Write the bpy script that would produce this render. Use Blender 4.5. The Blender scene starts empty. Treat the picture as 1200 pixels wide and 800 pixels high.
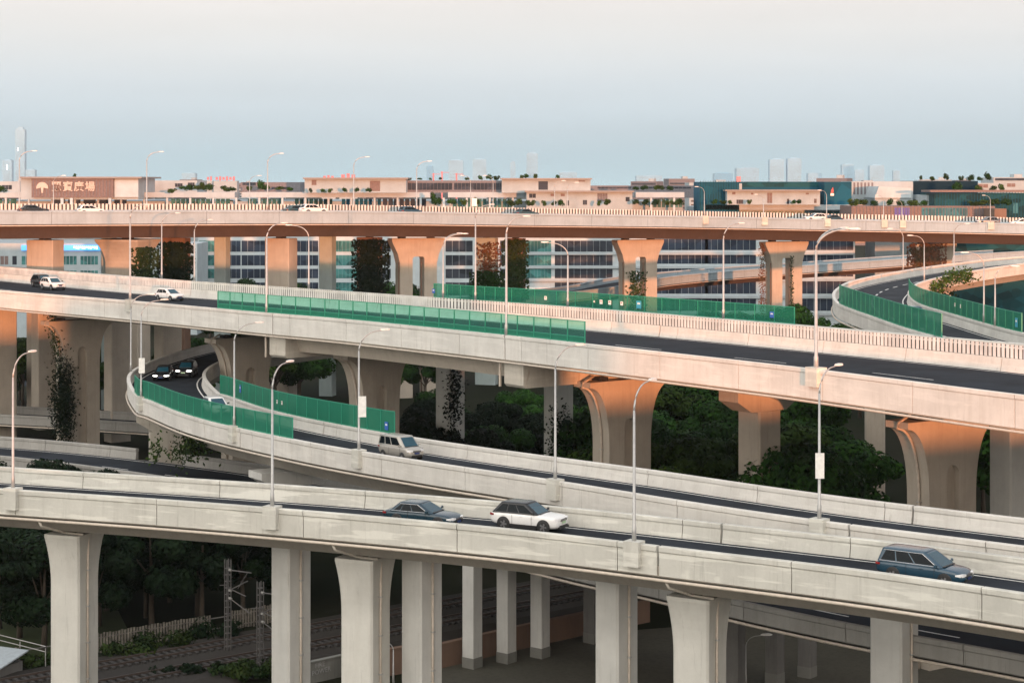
SUN_E=3.4; GLOW=(1.46,1.33,1.15); HAZE=.00006; H2=7.8; EXPO=.62
import bpy, bmesh, math, random
from mathutils import Vector, Matrix
random.seed(7)
F=2200.0; HZ=213.0; CH=36.5        # focal length in photo pixels, horizon row, camera height
scene=bpy.context.scene
COL=scene.collection
R=math.radians

# ------------------------------------------------------------------ helpers
def WD(px,py,D):
    s=(py-HZ)/D; Y=F/s
    return ((px-600)/s,Y,CH-D)
def WY(px,Y,z=0.0): return ((px-600)*Y/F,Y,z)
def zof(py,Y): return CH-(py-HZ)*Y/F
def PX(p): return 600+p[0]*F/p[1]

class MB:
    def __init__(s): s.v=[]; s.f=[]; s.m=[]; s.mi=0; s.sm=[]; s.smooth=False
    def add(s,vs,fs):
        n=len(s.v); s.v+= [tuple(v) for v in vs]
        for f in fs: s.f.append([n+i for i in f]); s.m.append(s.mi); s.sm.append(s.smooth)
    def box(s,c,size,ax=None,bev=0):
        # ax: (X axis, Y axis) unit 2D vector for local x; z stays up
        hx,hy,hz=size[0]/2,size[1]/2,size[2]/2
        dx=Vector((1,0,0)) if ax is None else Vector((ax[0],ax[1],0)).normalized()
        dy=Vector((-dx.y,dx.x,0)); dz=Vector((0,0,1)); c=Vector(c)
        vs=[]
        for z in (-hz,hz):
            for x,y in ((-hx,-hy),(hx,-hy),(hx,hy),(-hx,hy)): vs.append(c+dx*x+dy*y+dz*z)
        s.add(vs,[(3,2,1,0),(4,5,6,7),(0,1,5,4),(1,2,6,5),(2,3,7,6),(3,0,4,7)])
    def loft(s,rings,cap=True,closed=True):
        n=len(rings[0]); vs=[p for r in rings for p in r]; fs=[]
        m=n if closed else n-1
        for i in range(len(rings)-1):
            for j in range(m):
                a=i*n+j; b=i*n+(j+1)%n
                fs.append((a,b,b+n,a+n))
        if cap:
            fs.append(tuple(range(n-1,-1,-1))); k=(len(rings)-1)*n; fs.append(tuple(k+i for i in range(n)))
        s.add(vs,fs)
    def tube(s,pts,r,n=8,cap=True):
        pts=[Vector(p) for p in pts]; rings=[]
        up0=Vector((0,0,1))
        for i,p in enumerate(pts):
            t=(pts[min(i+1,len(pts)-1)]-pts[max(i-1,0)]).normalized()
            u=up0 if abs(t.z)<.9 else Vector((1,0,0))
            a=t.cross(u).normalized(); b=t.cross(a).normalized()
            rr=r[i] if isinstance(r,(list,tuple)) else r
            rings.append([p+a*(rr*math.cos(2*math.pi*k/n))+b*(rr*math.sin(2*math.pi*k/n)) for k in range(n)])
        s.loft(rings,cap)
    def extrude(s,poly,z0,z1,ax=(1,0),o=(0,0)):
        # poly in plan (x,y) -> prism
        dx=Vector((ax[0],ax[1])).normalized(); dy=Vector((-dx.y,dx.x))
        def q(p,z):
            w=dx*p[0]+dy*p[1]; return (o[0]+w.x,o[1]+w.y,z)
        s.loft([[q(p,z0) for p in poly],[q(p,z1) for p in poly]])
    def disc(s,c,ax,r0,r1,w,n=20):
        # ring/cylinder around axis ax, outer r1, inner r0 (0 -> solid), width w
        ax=Vector(ax).normalized(); u=Vector((0,0,1)); a=ax.cross(u).normalized(); b=ax.cross(a); c=Vector(c)
        prof=[(r0,-w/2),(r1*.93,-w/2),(r1,-w*.3),(r1,w*.3),(r1*.93,w/2),(r0,w/2)]
        rings=[]
        for k in range(n):
            d=a*math.cos(2*math.pi*k/n)+b*math.sin(2*math.pi*k/n)
            rings.append([c+d*r+ax*h for r,h in prof])
        rings.append(rings[0]); s.loft(rings,False,closed=False)
        if r0<=0.001: pass
    def mesh(s,name):
        me=bpy.data.meshes.new(name); me.from_pydata(s.v,[],s.f)
        return me
    def build(s,name,mats,parent=None,recalc=True):
        me=s.mesh(name)
        if not isinstance(mats,(list,tuple)): mats=[mats]
        for m in mats: me.materials.append(m)
        if s.f:
            me.polygons.foreach_set('material_index',s.m)
            me.polygons.foreach_set('use_smooth',s.sm)
        if recalc:
            bm=bmesh.new(); bm.from_mesh(me); bmesh.ops.recalc_face_normals(bm,faces=bm.faces); bm.to_mesh(me); bm.free()
        o=bpy.data.objects.new(name,me); COL.objects.link(o)
        if parent is not None: o.parent=parent
        return o

def thing(name,label,cat,loc=(0,0,0),rz=0,group=None):
    o=bpy.data.objects.new(name,None); COL.objects.link(o); o.location=loc; o.rotation_euler=(0,0,rz)
    o.empty_display_size=.5
    o['label']=label; o['category']=cat
    if group: o['group']=group
    return o
def tag(o,label,cat,group=None):
    o['label']=label; o['category']=cat
    if group: o['group']=group
    return o
def struct(o): o['kind']='structure'; return o
def copy_tree(o,parent=None):
    c=o.copy(); COL.objects.link(c); c.parent=parent
    for ch in list(o.children): copy_tree(ch,c)
    return c

# ------------------------------------------------------------------ materials
def NT(name):
    m=bpy.data.materials.new(name); m.use_nodes=True; nt=m.node_tree; b=nt.nodes['Principled BSDF']; return m,nt,b
def mixc(nt,fac,c1,c2,mode='MIX'):
    n=nt.nodes.new('ShaderNodeMix'); n.data_type='RGBA'; n.blend_type=mode
    for k,v in ((0,fac),(6,c1),(7,c2)):
        if hasattr(v,'is_linked') or hasattr(v,'links'): nt.links.new(v,n.inputs[k])
        else: n.inputs[k].default_value=v if k==0 else (*v,1)
    return n.outputs[2]
def noise(nt,vec,scale,detail=4,rough=.6):
    n=nt.nodes.new('ShaderNodeTexNoise'); n.inputs['Scale'].default_value=scale; n.inputs['Detail'].default_value=detail; n.inputs['Roughness'].default_value=rough
    nt.links.new(vec,n.inputs['Vector']); return n.outputs['Fac']
def ramp(nt,v,a,b):
    n=nt.nodes.new('ShaderNodeMapRange'); n.inputs[1].default_value=a; n.inputs[2].default_value=b; nt.links.new(v,n.inputs[0]); return n.outputs[0]
def wpos(nt,sc=(1,1,1)):
    g=nt.nodes.new('ShaderNodeNewGeometry'); m=nt.nodes.new('ShaderNodeMapping'); m.inputs['Scale'].default_value=sc
    nt.links.new(g.outputs['Position'],m.inputs['Vector']); return m.outputs[0]
def mul(nt,a,k):
    n=nt.nodes.new('ShaderNodeMath'); n.operation='MULTIPLY'; nt.links.new(a,n.inputs[0])
    if isinstance(k,(int,float)): n.inputs[1].default_value=k
    else: nt.links.new(k,n.inputs[1])
    return n.outputs[0]
def concrete(name,base,dark,stain=.5,patch=0.0,rust=0.0,rough=.85,patchc=None,streak=.6):
    m,nt,b=NT(name); L=nt.links
    n1=noise(nt,wpos(nt),.35,5); c=mixc(nt,ramp(nt,n1,.35,.7),base,tuple(x*.82 for x in base))
    n2=noise(nt,wpos(nt,(2.2,2.2,.16)),1.0,5); f=mul(nt,ramp(nt,n2,.48,.78),stain*streak*1.3)
    c=mixc(nt,f,c,dark)
    n3=noise(nt,wpos(nt),6,3); c=mixc(nt,mul(nt,ramp(nt,n3,.5,.75),stain*.35),c,dark)
    n7=noise(nt,wpos(nt,(4.5,4.5,.22)),1.0,4,.7); c=mixc(nt,mul(nt,ramp(nt,n7,.60,.76),stain*1.15),c,tuple(x*.6 for x in dark))
    if patch:
        n4=noise(nt,wpos(nt,(.22,.22,2.2)),1.0,3); c=mixc(nt,mul(nt,ramp(nt,n4,.53,.6),patch),c,patchc or tuple(min(.85,x*1.3) for x in base))
        n6=noise(nt,wpos(nt,(1,1,1.2)),.75,2); c=mixc(nt,mul(nt,ramp(nt,n6,.64,.72),patch*.7),c,tuple(min(.8,x*1.32) for x in base))
    if rust:
        n5=noise(nt,wpos(nt,(1.6,1.6,.35)),1.0,4); c=mixc(nt,mul(nt,ramp(nt,n5,.62,.74),rust),c,(.2,.10,.05))
    L.new(c,b.inputs['Base Color']); b.inputs['Roughness'].default_value=rough
    bp=nt.nodes.new('ShaderNodeBump'); bp.inputs['Strength'].default_value=.12; bp.inputs['Distance'].default_value=.05
    L.new(n3,bp.inputs['Height']); L.new(bp.outputs[0],b.inputs['Normal'])
    return m
def simple(name,c,rough=.5,metal=0.0,var=.12,scale=3.0,spec=None):
    m,nt,b=NT(name)
    n=noise(nt,wpos(nt),scale,4); nt.links.new(mixc(nt,ramp(nt,n,.3,.7),tuple(x*(1-var) for x in c),tuple(min(1,x*(1+var)) for x in c)),b.inputs['Base Color'])
    b.inputs['Roughness'].default_value=rough; b.inputs['Metallic'].default_value=metal
    if spec is not None: b.inputs['Specular IOR Level'].default_value=spec
    return m
def emis(name,c,k):
    m,nt,b=NT(name); b.inputs['Base Color'].default_value=(*c,1); b.inputs['Emission Color'].default_value=(*c,1); b.inputs['Emission Strength'].default_value=k; return m
def leafmat(name,c1,c2,c3):
    m,nt,b=NT(name); L=nt.links
    oi=nt.nodes.new('ShaderNodeObjectInfo')
    n1=noise(nt,wpos(nt),.55,3); c=mixc(nt,ramp(nt,n1,.38,.66),c1,c2)
    n2=noise(nt,wpos(nt),3.5,2); c=mixc(nt,mul(nt,ramp(nt,n2,.5,.75),.6),c,c3)
    hs=nt.nodes.new('ShaderNodeHueSaturation'); L.new(c,hs.inputs['Color'])
    mr=nt.nodes.new('ShaderNodeMapRange'); mr.inputs[3].default_value=.65; mr.inputs[4].default_value=1.35; L.new(oi.outputs['Random'],mr.inputs[0]); L.new(mr.outputs[0],hs.inputs['Value'])
    L.new(hs.outputs[0],b.inputs['Base Color']); b.inputs['Roughness'].default_value=.6; b.inputs['Specular IOR Level'].default_value=.06
    return m
def glassmat(name,c,rough=.12,var=.35,scale=.35):
    m,nt,b=NT(name); L=nt.links
    v=nt.nodes.new('ShaderNodeTexVoronoi'); v.inputs['Scale'].default_value=scale; L.new(wpos(nt,(1,1,1.4)),v.inputs['Vector'])
    s=nt.nodes.new('ShaderNodeSeparateColor'); L.new(v.outputs['Color'],s.inputs[0])
    L.new(mixc(nt,s.outputs[0],tuple(x*(1-var) for x in c),tuple(x*(1+var) for x in c)),b.inputs['Base Color'])
    b.inputs['Roughness'].default_value=rough; b.inputs['Specular IOR Level'].default_value=.5
    return m
def asphalt(name,c):
    m,nt,b=NT(name); L=nt.links
    n=noise(nt,wpos(nt),.3,4); n2=noise(nt,wpos(nt),14,2)
    k=mixc(nt,ramp(nt,n,.35,.7),c,tuple(x*1.9 for x in c)); k=mixc(nt,mul(nt,n2,.3),k,tuple(x*.6 for x in c))
    L.new(k,b.inputs['Base Color']); b.inputs['Roughness'].default_value=.85; b.inputs['Specular IOR Level'].default_value=.12
    return m
def meshmat(name,c,alpha):
    m,nt,b=NT(name); L=nt.links
    b.inputs['Base Color'].default_value=(*c,1); b.inputs['Roughness'].default_value=.6
    t=nt.nodes.new('ShaderNodeBsdfTransparent'); t.inputs[0].default_value=(*(min(1,x*1.2+.35) for x in c),1)
    mx=nt.nodes.new('ShaderNodeMixShader'); out=nt.nodes['Material Output']
    n=noise(nt,wpos(nt),.8,3); f=nt.nodes.new('ShaderNodeMapRange'); f.inputs[3].default_value=alpha-.1; f.inputs[4].default_value=min(1,alpha+.1); L.new(n,f.inputs[0])
    L.new(f.outputs[0],mx.inputs[0]); L.new(t.outputs[0],mx.inputs[1]); L.new(b.outputs[0],mx.inputs[2]); L.new(mx.outputs[0],out.inputs[0])
    return m
M={}
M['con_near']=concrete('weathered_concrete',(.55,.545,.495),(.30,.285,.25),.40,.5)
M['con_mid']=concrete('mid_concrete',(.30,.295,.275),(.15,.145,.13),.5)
M['con_nearp']=concrete('flared_pier_concrete',(.58,.575,.53),(.36,.34,.30),.35)
M['con_deck']=concrete('deck_concrete',(.36,.33,.285),(.20,.18,.15),.45)
M['con_white']=concrete('painted_concrete',(.63,.615,.575),(.36,.325,.28),.38,.18)
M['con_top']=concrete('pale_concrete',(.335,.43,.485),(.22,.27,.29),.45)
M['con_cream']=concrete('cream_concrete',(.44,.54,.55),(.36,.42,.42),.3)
M['con_pier']=concrete('pier_concrete',(.45,.40,.335),(.27,.225,.18),.40)
M['con_pierw']=concrete('pale_pier_concrete',(.56,.56,.53),(.34,.33,.30),.35)
M['con_rust']=concrete('rusty_concrete',(.50,.47,.41),(.26,.22,.17),.5,.2,.55)
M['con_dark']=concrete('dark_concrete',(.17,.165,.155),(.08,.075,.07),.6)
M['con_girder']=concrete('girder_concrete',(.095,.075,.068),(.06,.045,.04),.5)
M['con_brown']=concrete('brown_wall',(.19,.12,.085),(.13,.08,.06),.5)
M['con_base']=concrete('dark_column_foot',(.2,.2,.18),(.12,.12,.11),.5)
M['asphalt']=asphalt('asphalt',(.015,.0185,.024))
M['asphalt2']=asphalt('worn_asphalt',(.024,.028,.034))
M['line']=simple('road_paint',(.62,.62,.60),.6,var=.25,scale=4)
M['pipe']=simple('pvc_pipe',(.50,.44,.37),.5)
M['galv']=simple('galvanised_steel',(.42,.42,.41),.45,.4)
M['lamp']=simple('lamp_housing',(.66,.65,.62),.4)
M['slat']=simple('slat_panel',(.60,.60,.58),.6,var=.2,scale=.5)
M['slatd']=simple('slat_rail_and_gap',(.035,.04,.04),.6)
M['green']=simple('green_steel',(.025,.24,.155),.5)
M['gmesh_l']=meshmat('green_mesh_light',(.05,.36,.26),.20)
M['gmesh_m']=meshmat('green_mesh_middle',(.006,.21,.13),.50)
M['gmesh_d']=meshmat('green_mesh_dense',(.003,.18,.105),.76)
M['white']=simple('white_plate',(.75,.74,.70),.5)
M['sign_b']=simple('blue_plate',(.03,.12,.45),.5)
M['sign_t']=simple('teal_plate',(.05,.32,.45),.5)
M['joint']=simple('rubber_joint',(.012,.012,.012),.8)
M['leaf']=leafmat('leaf_dark',(.009,.030,.007),(.022,.066,.009),(.045,.105,.013))
M['leaf2']=leafmat('leaf_olive',(.018,.040,.008),(.040,.075,.012),(.07,.105,.02))
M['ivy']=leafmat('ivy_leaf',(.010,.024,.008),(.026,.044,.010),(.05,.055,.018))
M['ivyd']=leafmat('ivy_and_shade_leaf',(.004,.011,.005),(.008,.018,.006),(.014,.024,.008))
M['ivyr']=leafmat('ivy_red',(.12,.05,.03),(.06,.05,.025),(.22,.09,.05))
M['bark']=simple('bark',(.07,.055,.04),.9)
M['mast']=simple('dark_mast',(.10,.095,.09),.8)  # one even dark tone for posts and cantilevers
M['rubber']=simple('tyre_rubber',(.02,.02,.02),.8)
M['rim']=simple('alloy_rim',(.30,.30,.31),.35,.6)
M['rimd']=simple('black_rim',(.16,.16,.165),.4,.3)
M['cglass']=glassmat('car_glass',(.006,.010,.013),.05,.1)
M['cglass'].node_tree.nodes['Principled BSDF'].inputs['Specular IOR Level'].default_value=.13
M['wglass']=glassmat('windscreen_sky_tint',(.012,.055,.08),.06,.1)  # blue base colour stands in for reflected sky
M['black']=simple('black_trim',(.015,.015,.016),.45)
M['chrome']=simple('chrome_trim',(.6,.6,.6),.2,.8)
M['plate_g']=simple('green_number_plate',(.45,.62,.40),.5)
M['plate_b']=simple('blue_number_plate',(.02,.04,.14),.5)
M['tail']=simple('tail_lamp_red',(.22,.012,.012),.2)
M['hl']=simple('headlamp_glass',(.7,.7,.7),.12)
M['hl_on']=emis('lit_headlamp',(1,.97,.9),4.0)
def paint(name,c,rough=.25,coat=.45,metal=0.0):
    m,nt,b=NT(name); b.inputs['Base Color'].default_value=(*c,1); b.inputs['Roughness'].default_value=rough; b.inputs['Metallic'].default_value=metal
    b.inputs['Coat Weight'].default_value=coat; b.inputs['Coat Roughness'].default_value=.05
    n=noise(nt,wpos(nt),9,3); nt.links.new(mixc(nt,mul(nt,ramp(nt,n,.4,.8),.25),c,tuple(x*.75+.01 for x in c)),b.inputs['Base Color'])
    return m
M['p_white']=paint('white_paint',(.74,.74,.73))
M['p_navy']=paint('navy_paint',(.004,.028,.046),coat=.6)
M['p_blue']=paint('blue_grey_paint',(.016,.052,.085),coat=.6)
M['p_beige']=paint('champagne_paint',(.42,.40,.36),metal=.35)
M['p_black']=paint('black_paint',(.008,.009,.011),coat=.15)
M['p_red']=paint('red_paint',(.40,.02,.02))
M['p_grey']=paint('grey_paint',(.2,.21,.22),metal=.4)
M['p_teal']=paint('dark_teal_paint',(.02,.06,.07))

# ------------------------------------------------------------------ camera, sky, sun
cam=bpy.data.cameras.new('camera'); camo=bpy.data.objects.new('camera',cam); COL.objects.link(camo); scene.camera=camo
cam.sensor_width=36; cam.lens=36*F/1200; cam.shift_y=-(400-HZ)/1200; cam.clip_end=30000; cam.clip_start=.5
camo.location=(0,0,CH); camo.rotation_euler=(R(90),0,0)
AZ=R(14); EL=R(1.0)                # sunset sun, behind the camera
sdir=Vector((math.sin(AZ)*math.cos(EL),-math.cos(AZ)*math.cos(EL),math.sin(EL)))
sl=bpy.data.lights.new('sun','SUN'); sl.energy=SUN_E; sl.angle=R(.6); sl.color=(1.0,.34,.13)
so=bpy.data.objects.new('sun',sl); COL.objects.link(so); so.rotation_euler=(-sdir).to_track_quat('-Z','Y').to_euler(); so.location=(50,-150,60)
w=bpy.data.worlds.new('World'); scene.world=w; w.use_nodes=True; nt=w.node_tree; bg=nt.nodes['Background']
sky=nt.nodes.new('ShaderNodeTexSky'); sky.sky_type='NISHITA'; sky.sun_disc=False; sky.sun_elevation=R(2.0); sky.sun_rotation=math.pi-AZ
sky.air_density=1.2; sky.dust_density=2.0
tc=nt.nodes.new('ShaderNodeTexCoord'); sx=nt.nodes.new('ShaderNodeSeparateXYZ'); nt.links.new(tc.outputs['Generated'],sx.inputs[0])
mx=nt.nodes.new('ShaderNodeMath'); mx.operation='MAXIMUM'; nt.links.new(sx.outputs[2],mx.inputs[0]); mx.inputs[1].default_value=0
sq=nt.nodes.new('ShaderNodeMath'); sq.operation='SQRT'; nt.links.new(mx.outputs[0],sq.inputs[0])
cr=nt.nodes.new('ShaderNodeValToRGB'); nt.links.new(sq.outputs[0],cr.inputs[0])
els=cr.color_ramp.elements
stops=[(0,(.66,.96,1.06)),(.122,(.61,.875,.985)),(.18,(.66,.86,.965)),(.227,(.70,.84,.935)),(.285,(.80,.835,.88)),(.33,(.87,.83,.855)),(.45,(.74,.715,.73)),(1,(.62,.66,.74))]
els[0].position=0; els[0].color=(*stops[0][1],1); els[1].position=1; els[1].color=(*stops[-1][1],1)
stops=[(p,tuple(x/2**EXPO for x in c)) for p,c in stops]
els[0].color=(*stops[0][1],1); els[1].color=(*stops[-1][1],1)
for p,c in stops[1:-1]:
    e=els.new(p); e.color=(*c,1)
# faint uneven haze bands so the sky is not a perfect ramp
nzv=nt.nodes.new('ShaderNodeMapping'); nzv.inputs['Scale'].default_value=(3,3,30); nt.links.new(tc.outputs['Generated'],nzv.inputs[0])
nzf=noise(nt,nzv.outputs[0],1.3,3)
band=ramp(nt,nzf,.2,.8); bm_=nt.nodes.new('ShaderNodeMapRange'); bm_.inputs[3].default_value=.95; bm_.inputs[4].default_value=1.04; nt.links.new(band,bm_.inputs[0])
# glow of the sunset side (behind the camera)
dot=nt.nodes.new('ShaderNodeVectorMath'); dot.operation='DOT_PRODUCT'; nt.links.new(tc.outputs['Generated'],dot.inputs[0]); dot.inputs[1].default_value=(math.sin(AZ-R(35)),-math.cos(AZ-R(35)),.25)
gl=nt.nodes.new('ShaderNodeMapRange'); gl.inputs[1].default_value=-.1; gl.inputs[2].default_value=1; nt.links.new(dot.outputs['Value'],gl.inputs[0])
pw=nt.nodes.new('ShaderNodeMath'); pw.operation='POWER'; nt.links.new(gl.outputs[0],pw.inputs[0]); pw.inputs[1].default_value=1.6
glow=mixc(nt,pw.outputs[0],(0,0,0),GLOW)
grad=mixc(nt,1.0,cr.outputs[0],glow,'ADD')
vm=nt.nodes.new('ShaderNodeVectorMath'); vm.operation='SCALE'; nt.links.new(grad,vm.inputs[0]); nt.links.new(bm_.outputs[0],vm.inputs['Scale'])
bg2=nt.nodes.new('ShaderNodeBackground'); nt.links.new(vm.outputs[0],bg2.inputs[0]); bg2.inputs[1].default_value=1.0
nt.links.new(sky.outputs[0],bg.inputs[0]); bg.inputs[1].default_value=.05
ad=nt.nodes.new('ShaderNodeAddShader'); nt.links.new(bg.outputs[0],ad.inputs[0]); nt.links.new(bg2.outputs[0],ad.inputs[1]); nt.links.new(ad.outputs[0],nt.nodes['World Output'].inputs[0])
vs=scene.view_settings; vs.view_transform='Standard'; vs.look='None'; vs.exposure=EXPO; vs.gamma=1; vs.use_curve_mapping=False
scene.cycles.max_bounces=5; scene.cycles.diffuse_bounces=3; scene.cycles.glossy_bounces=2; scene.cycles.transparent_max_bounces=10; scene.cycles.volume_bounces=0; scene.cycles.use_denoising=True
# ------------------------------------------------------------------ roads
class Path:
    def __init__(s,pts,ds=1.0):
        P=[Vector(p) for p in pts]; dense=[]
        P=[P[0]*2-P[1]]+P+[P[-1]*2-P[-2]]
        for i in range(1,len(P)-2):
            a,b,c,d=P[i-1:i+3]
            for k in range(24):
                t=k/24
                dense.append(.5*((2*b)+(c-a)*t+(2*a-5*b+4*c-d)*t*t+(3*b-a-3*c+d)*t**3))
        dense.append(P[-2])
        for _ in range(30):   # relax kinks
            dense=[dense[0]]+[(dense[i-1]+dense[i]*2+dense[i+1])/4 for i in range(1,len(dense)-1)]+[dense[-1]]
        s.p=[dense[0]]; acc=0
        for i in range(1,len(dense)):
            a=s.p[-1]; 
            while (dense[i].xy-s.p[-1].xy).length>=ds:
                d=(dense[i]-s.p[-1]); s.p.append(s.p[-1]+d*(ds/d.xy.length))
        s.ds=ds; s.n=len(s.p); s.L=(s.n-1)*ds
        s.t=[]; s.rh=1.09
        for i in range(s.n):
            a=s.p[max(0,i-2)]; b=s.p[min(s.n-1,i+2)]; s.t.append((b-a).xy.normalized())
    def at(s,q):
        q=max(0,min(s.L-1e-6,q))/s.ds; i=int(q); f=q-i
        i=min(i,s.n-2)
        p=s.p[i].lerp(s.p[i+1],f); t=s.t[i].lerp(s.t[i+1],f).normalized()
        return p,t,Vector((-t.y,t.x))
    def pt(s,q,u,v):
        p,t,n=s.at(q); return Vector((p.x+n.x*u,p.y+n.y*u,p.z+v))
    def find(s,px,u=0,lo=0,hi=None):
        hi=s.L if hi is None else hi; best=None; q=lo
        while q<=hi:
            d=abs(PX(s.pt(q,u,0))-px)
            if best is None or d<best[0]: best=(d,q)
            q+=.25
        return best[1]
    def stations(s,q0,q1):
        r=[q0]; i=math.floor(q0/s.ds)+1
        while i*s.ds<q1-1e-3:
            if i*s.ds>q0+1e-3: r.append(i*s.ds)
            i+=1
        r.append(q1); return r
    def sweep(s,mb,prof,q0=0,q1=None,cap=True,closed=True):
        q1=s.L if q1 is None else q1
        mb.loft([[s.pt(q,u,v) for u,v in prof] for q in s.stations(q0,q1)],cap,closed)

RH=1.09     # road surface below parapet top
def parapet_prof(h=1.62,rh=1.09): return [(-.06,-.28),(-.06,-.04),(-.03,0),(.31,0),(.34,-.04),(.34,-.24),(.29,-.34),(.42,-rh-.003),(.095,-rh-.003),(.095,-h),(0,-h),(0,-.36)]
def mirror(prof,W): return [(W-u,v) for u,v in prof]
def gaps(L,cuts,step,g=.055,G=.15):
    """intervals between joints; cuts = wide joints"""
    marks=[(c,G) for c in cuts]; q=step*.4
    while q<L:
        if all(abs(q-c)>2 for c in cuts): marks.append((q,g))
        q+=step
    marks.sort(); out=[]; a=0
    for m,gg in marks:
        if m-gg/2>a: out.append((a,m-gg/2))
        a=m+gg/2
    out.append((a,L)); return out
def road(name,label,path,W,h,girder,mats,cuts=(),step=9.0,farpar=True,nearpar=True,pipe=True,category='viaduct',par_h=1.62,far_range=None,near_range=None,inset=1.5,secs=None):
    T=thing(name,label,category,tuple(path.pt(path.L/2,W/2,0))[:2]+(0,))
    inv=Matrix.Translation(-Vector(T.location))
    def fin(mb,nm,mt):
        o=mb.build(nm,mt,T); o.data.transform(inv); return o
    d=MB(); vb=-par_h-.08
    RH=path.rh; prof=[(.1,-RH-.01),(W-.1,-RH-.01),(W-.1,vb),(W-inset,vb-.3),(W-inset-girder,-h),(inset+girder,-h),(inset,vb-.3),(.1,vb)]
    if secs:
        for q0,q1,sp in secs:
            d=MB(); path.sweep(d,sp,q0,q1); fin(d,'deck',mats['deck'])
    else:
        path.sweep(d,prof); fin(d,'deck',mats['deck'])
    a=MB(); path.sweep(a,[(.43,-RH),(W-.43,-RH)],cap=False,closed=False); fin(a,'road_surface',mats.get('road',M['asphalt']))
    for on,pr,rg in ((nearpar,parapet_prof(par_h,RH),near_range),(farpar,mirror(parapet_prof(par_h,RH),W),far_range)):
        if not on: continue
        m=MB()
        for q0,q1 in gaps(path.L,cuts,step):
            if rg: q0=max(q0,rg[0]); q1=min(q1,rg[1])
            if q1-q0<.2: continue
            path.sweep(m,pr,q0,q1)
        fin(m,'parapet',mats['par'])
    if pipe:
        m=MB(); qs=[i*2.0 for i in range(int(path.L/2)+1)]
        m.smooth=True; m.tube([path.pt(q,-.10,-par_h-.22) for q in qs],.10,6); fin(m,'drain_pipe',M['pipe'])
    if cuts:
        m=MB()
        for c in cuts:
            p,t,n=path.at(c)
            m.box(path.pt(c,W/2,-1.3),(.09,W-.3,.35),t)
        fin(m,'expansion_joint',M['joint'])
    return T,fin
def dashes(path,fin,u,ln=4,gap=6,q0=0,q1=None,w=.15,off=0):
    RH=path.rh; m=MB(); q=q0+off; q1=path.L if q1 is None else q1
    while q+ln<q1:
        path.sweep(m,[(u-w/2,-RH+.004),(u+w/2,-RH+.004)],q,q+ln,cap=False,closed=False); q+=ln+gap
    fin(m,'lane_stripe',M['line'])
def solid(path,fin,us,w=.15,q0=0,q1=None):
    RH=path.rh; m=MB()
    for u in us: path.sweep(m,[(u-w/2,-RH+.004),(u+w/2,-RH+.004)],q0,q1,cap=False,closed=False)
    fin(m,'edge_line',M['line'])

# --- A: nearest ramp
pA=Path([WD(x,y,20) for x,y in ((-210,562.5),(-100,566),(0,572.7),(200,586),(400,601.7),(600,620),(800,643),(1010,668),(1200,695),(1330,716))])
mA=dict(deck=M['con_deck'],par=M['con_near'])
cutsA=[pA.find(770)]
tA,finA=road('ramp_viaduct','grey weathered ramp bridge crossing the whole lower part, carrying three cars',pA,8.2,2.95,.9,mA,cutsA,step=10.5)
solid(pA,finA,(.95,7.3))
# --- B: curved ramp behind it
bp=[(-30.5,251.5,CH-20.2),(-37.6,241,CH-20.5),(-41.8,226,CH-20.9),(-42.6,208.5,CH-21.2)]
bpx=[(146.7,453,21.6),(158,462,21.5),(173,468,21.5),(207,482,21.4),(240,492,21.3),(273,500,21.2),(340,514,21),(400,525,20.8),(500,541,20.5),(650,563,20.1),(800,587,20),(960,610,20),(1200,640,20),(1340,659,20)]
pB=Path([(-8,272,CH-19.4),(-20,262,CH-19.8)]+bp+[WD(*q) for q in bpx[1:]])
def fB(px,u=0): return pB.find(px,u,lo=qB0)
qB0=min(range(pB.n),key=lambda i:PX(pB.p[i]))*1.0
mB=dict(deck=M['con_deck'],par=M['con_white'])
tB,finB=road('curved_ramp_viaduct','pale ramp bridge sweeping round in a tight bend with green mesh fences',pB,8.4,3.3,.9,mB,[fB(282),fB(996)],step=10.5)
solid(pB,finB,(.95,7.5))
# --- V: straight main viaduct
vpx=[(0,340),(150,352),(313,366.5),(400,373.5),(591,392.5),(800,415),(955,432.5),(1200,463)]
vw=[WD(x,y,13.5) for x,y in vpx]
d0=(Vector(vw[0])-Vector(vw[-1])); d0.z=0; d0.normalize()
vw=[tuple(Vector(vw[0])+d0*70),tuple(Vector(vw[0])+d0*30)]+vw+[tuple(Vector(vw[-1])-d0*12),tuple(Vector(vw[-1])-d0*26)]
pV=Path(vw); WV=29.5; UM=18.4
mV=dict(deck=M['con_pier'],par=M['con_white'])
qv0,qv1=pV.find(319),pV.find(591); vb=-2.25
prof_w=[(.1,-1.1),(WV-.1,-1.1),(WV-.1,vb),(WV-6,-2.7),(WV-9,-4.0),(10.5,-4.0),(8.5,-2.75),(.1,vb)]
prof_e=[(.1,-1.1),(WV-.1,-1.1),(WV-.1,vb),(WV-2,-2.4),(WV-3,-4.0),(2.4,-4.0),(1.9,-2.4),(.1,vb)]
tV,finV=road('main_viaduct','wide straight viaduct with slatted centre barrier running diagonally under the top deck',pV,WV,4.0,1.4,mV,[pV.find(319),pV.find(591)],step=9,par_h=2.15,secs=[(0,qv0-.05,prof_w),(qv0+.05,qv1-.05,prof_e),(qv1+.05,pV.L,prof_w)])
dashes(pV,finV,9.4,6,9,off=pV.find(860,9.4)%15)
dashes(pV,finV,14.2,6,9,off=3) if False else None
solid(pV,finV,(1.1,17.8,19.7,28.4))
mb=MB(); 
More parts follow.
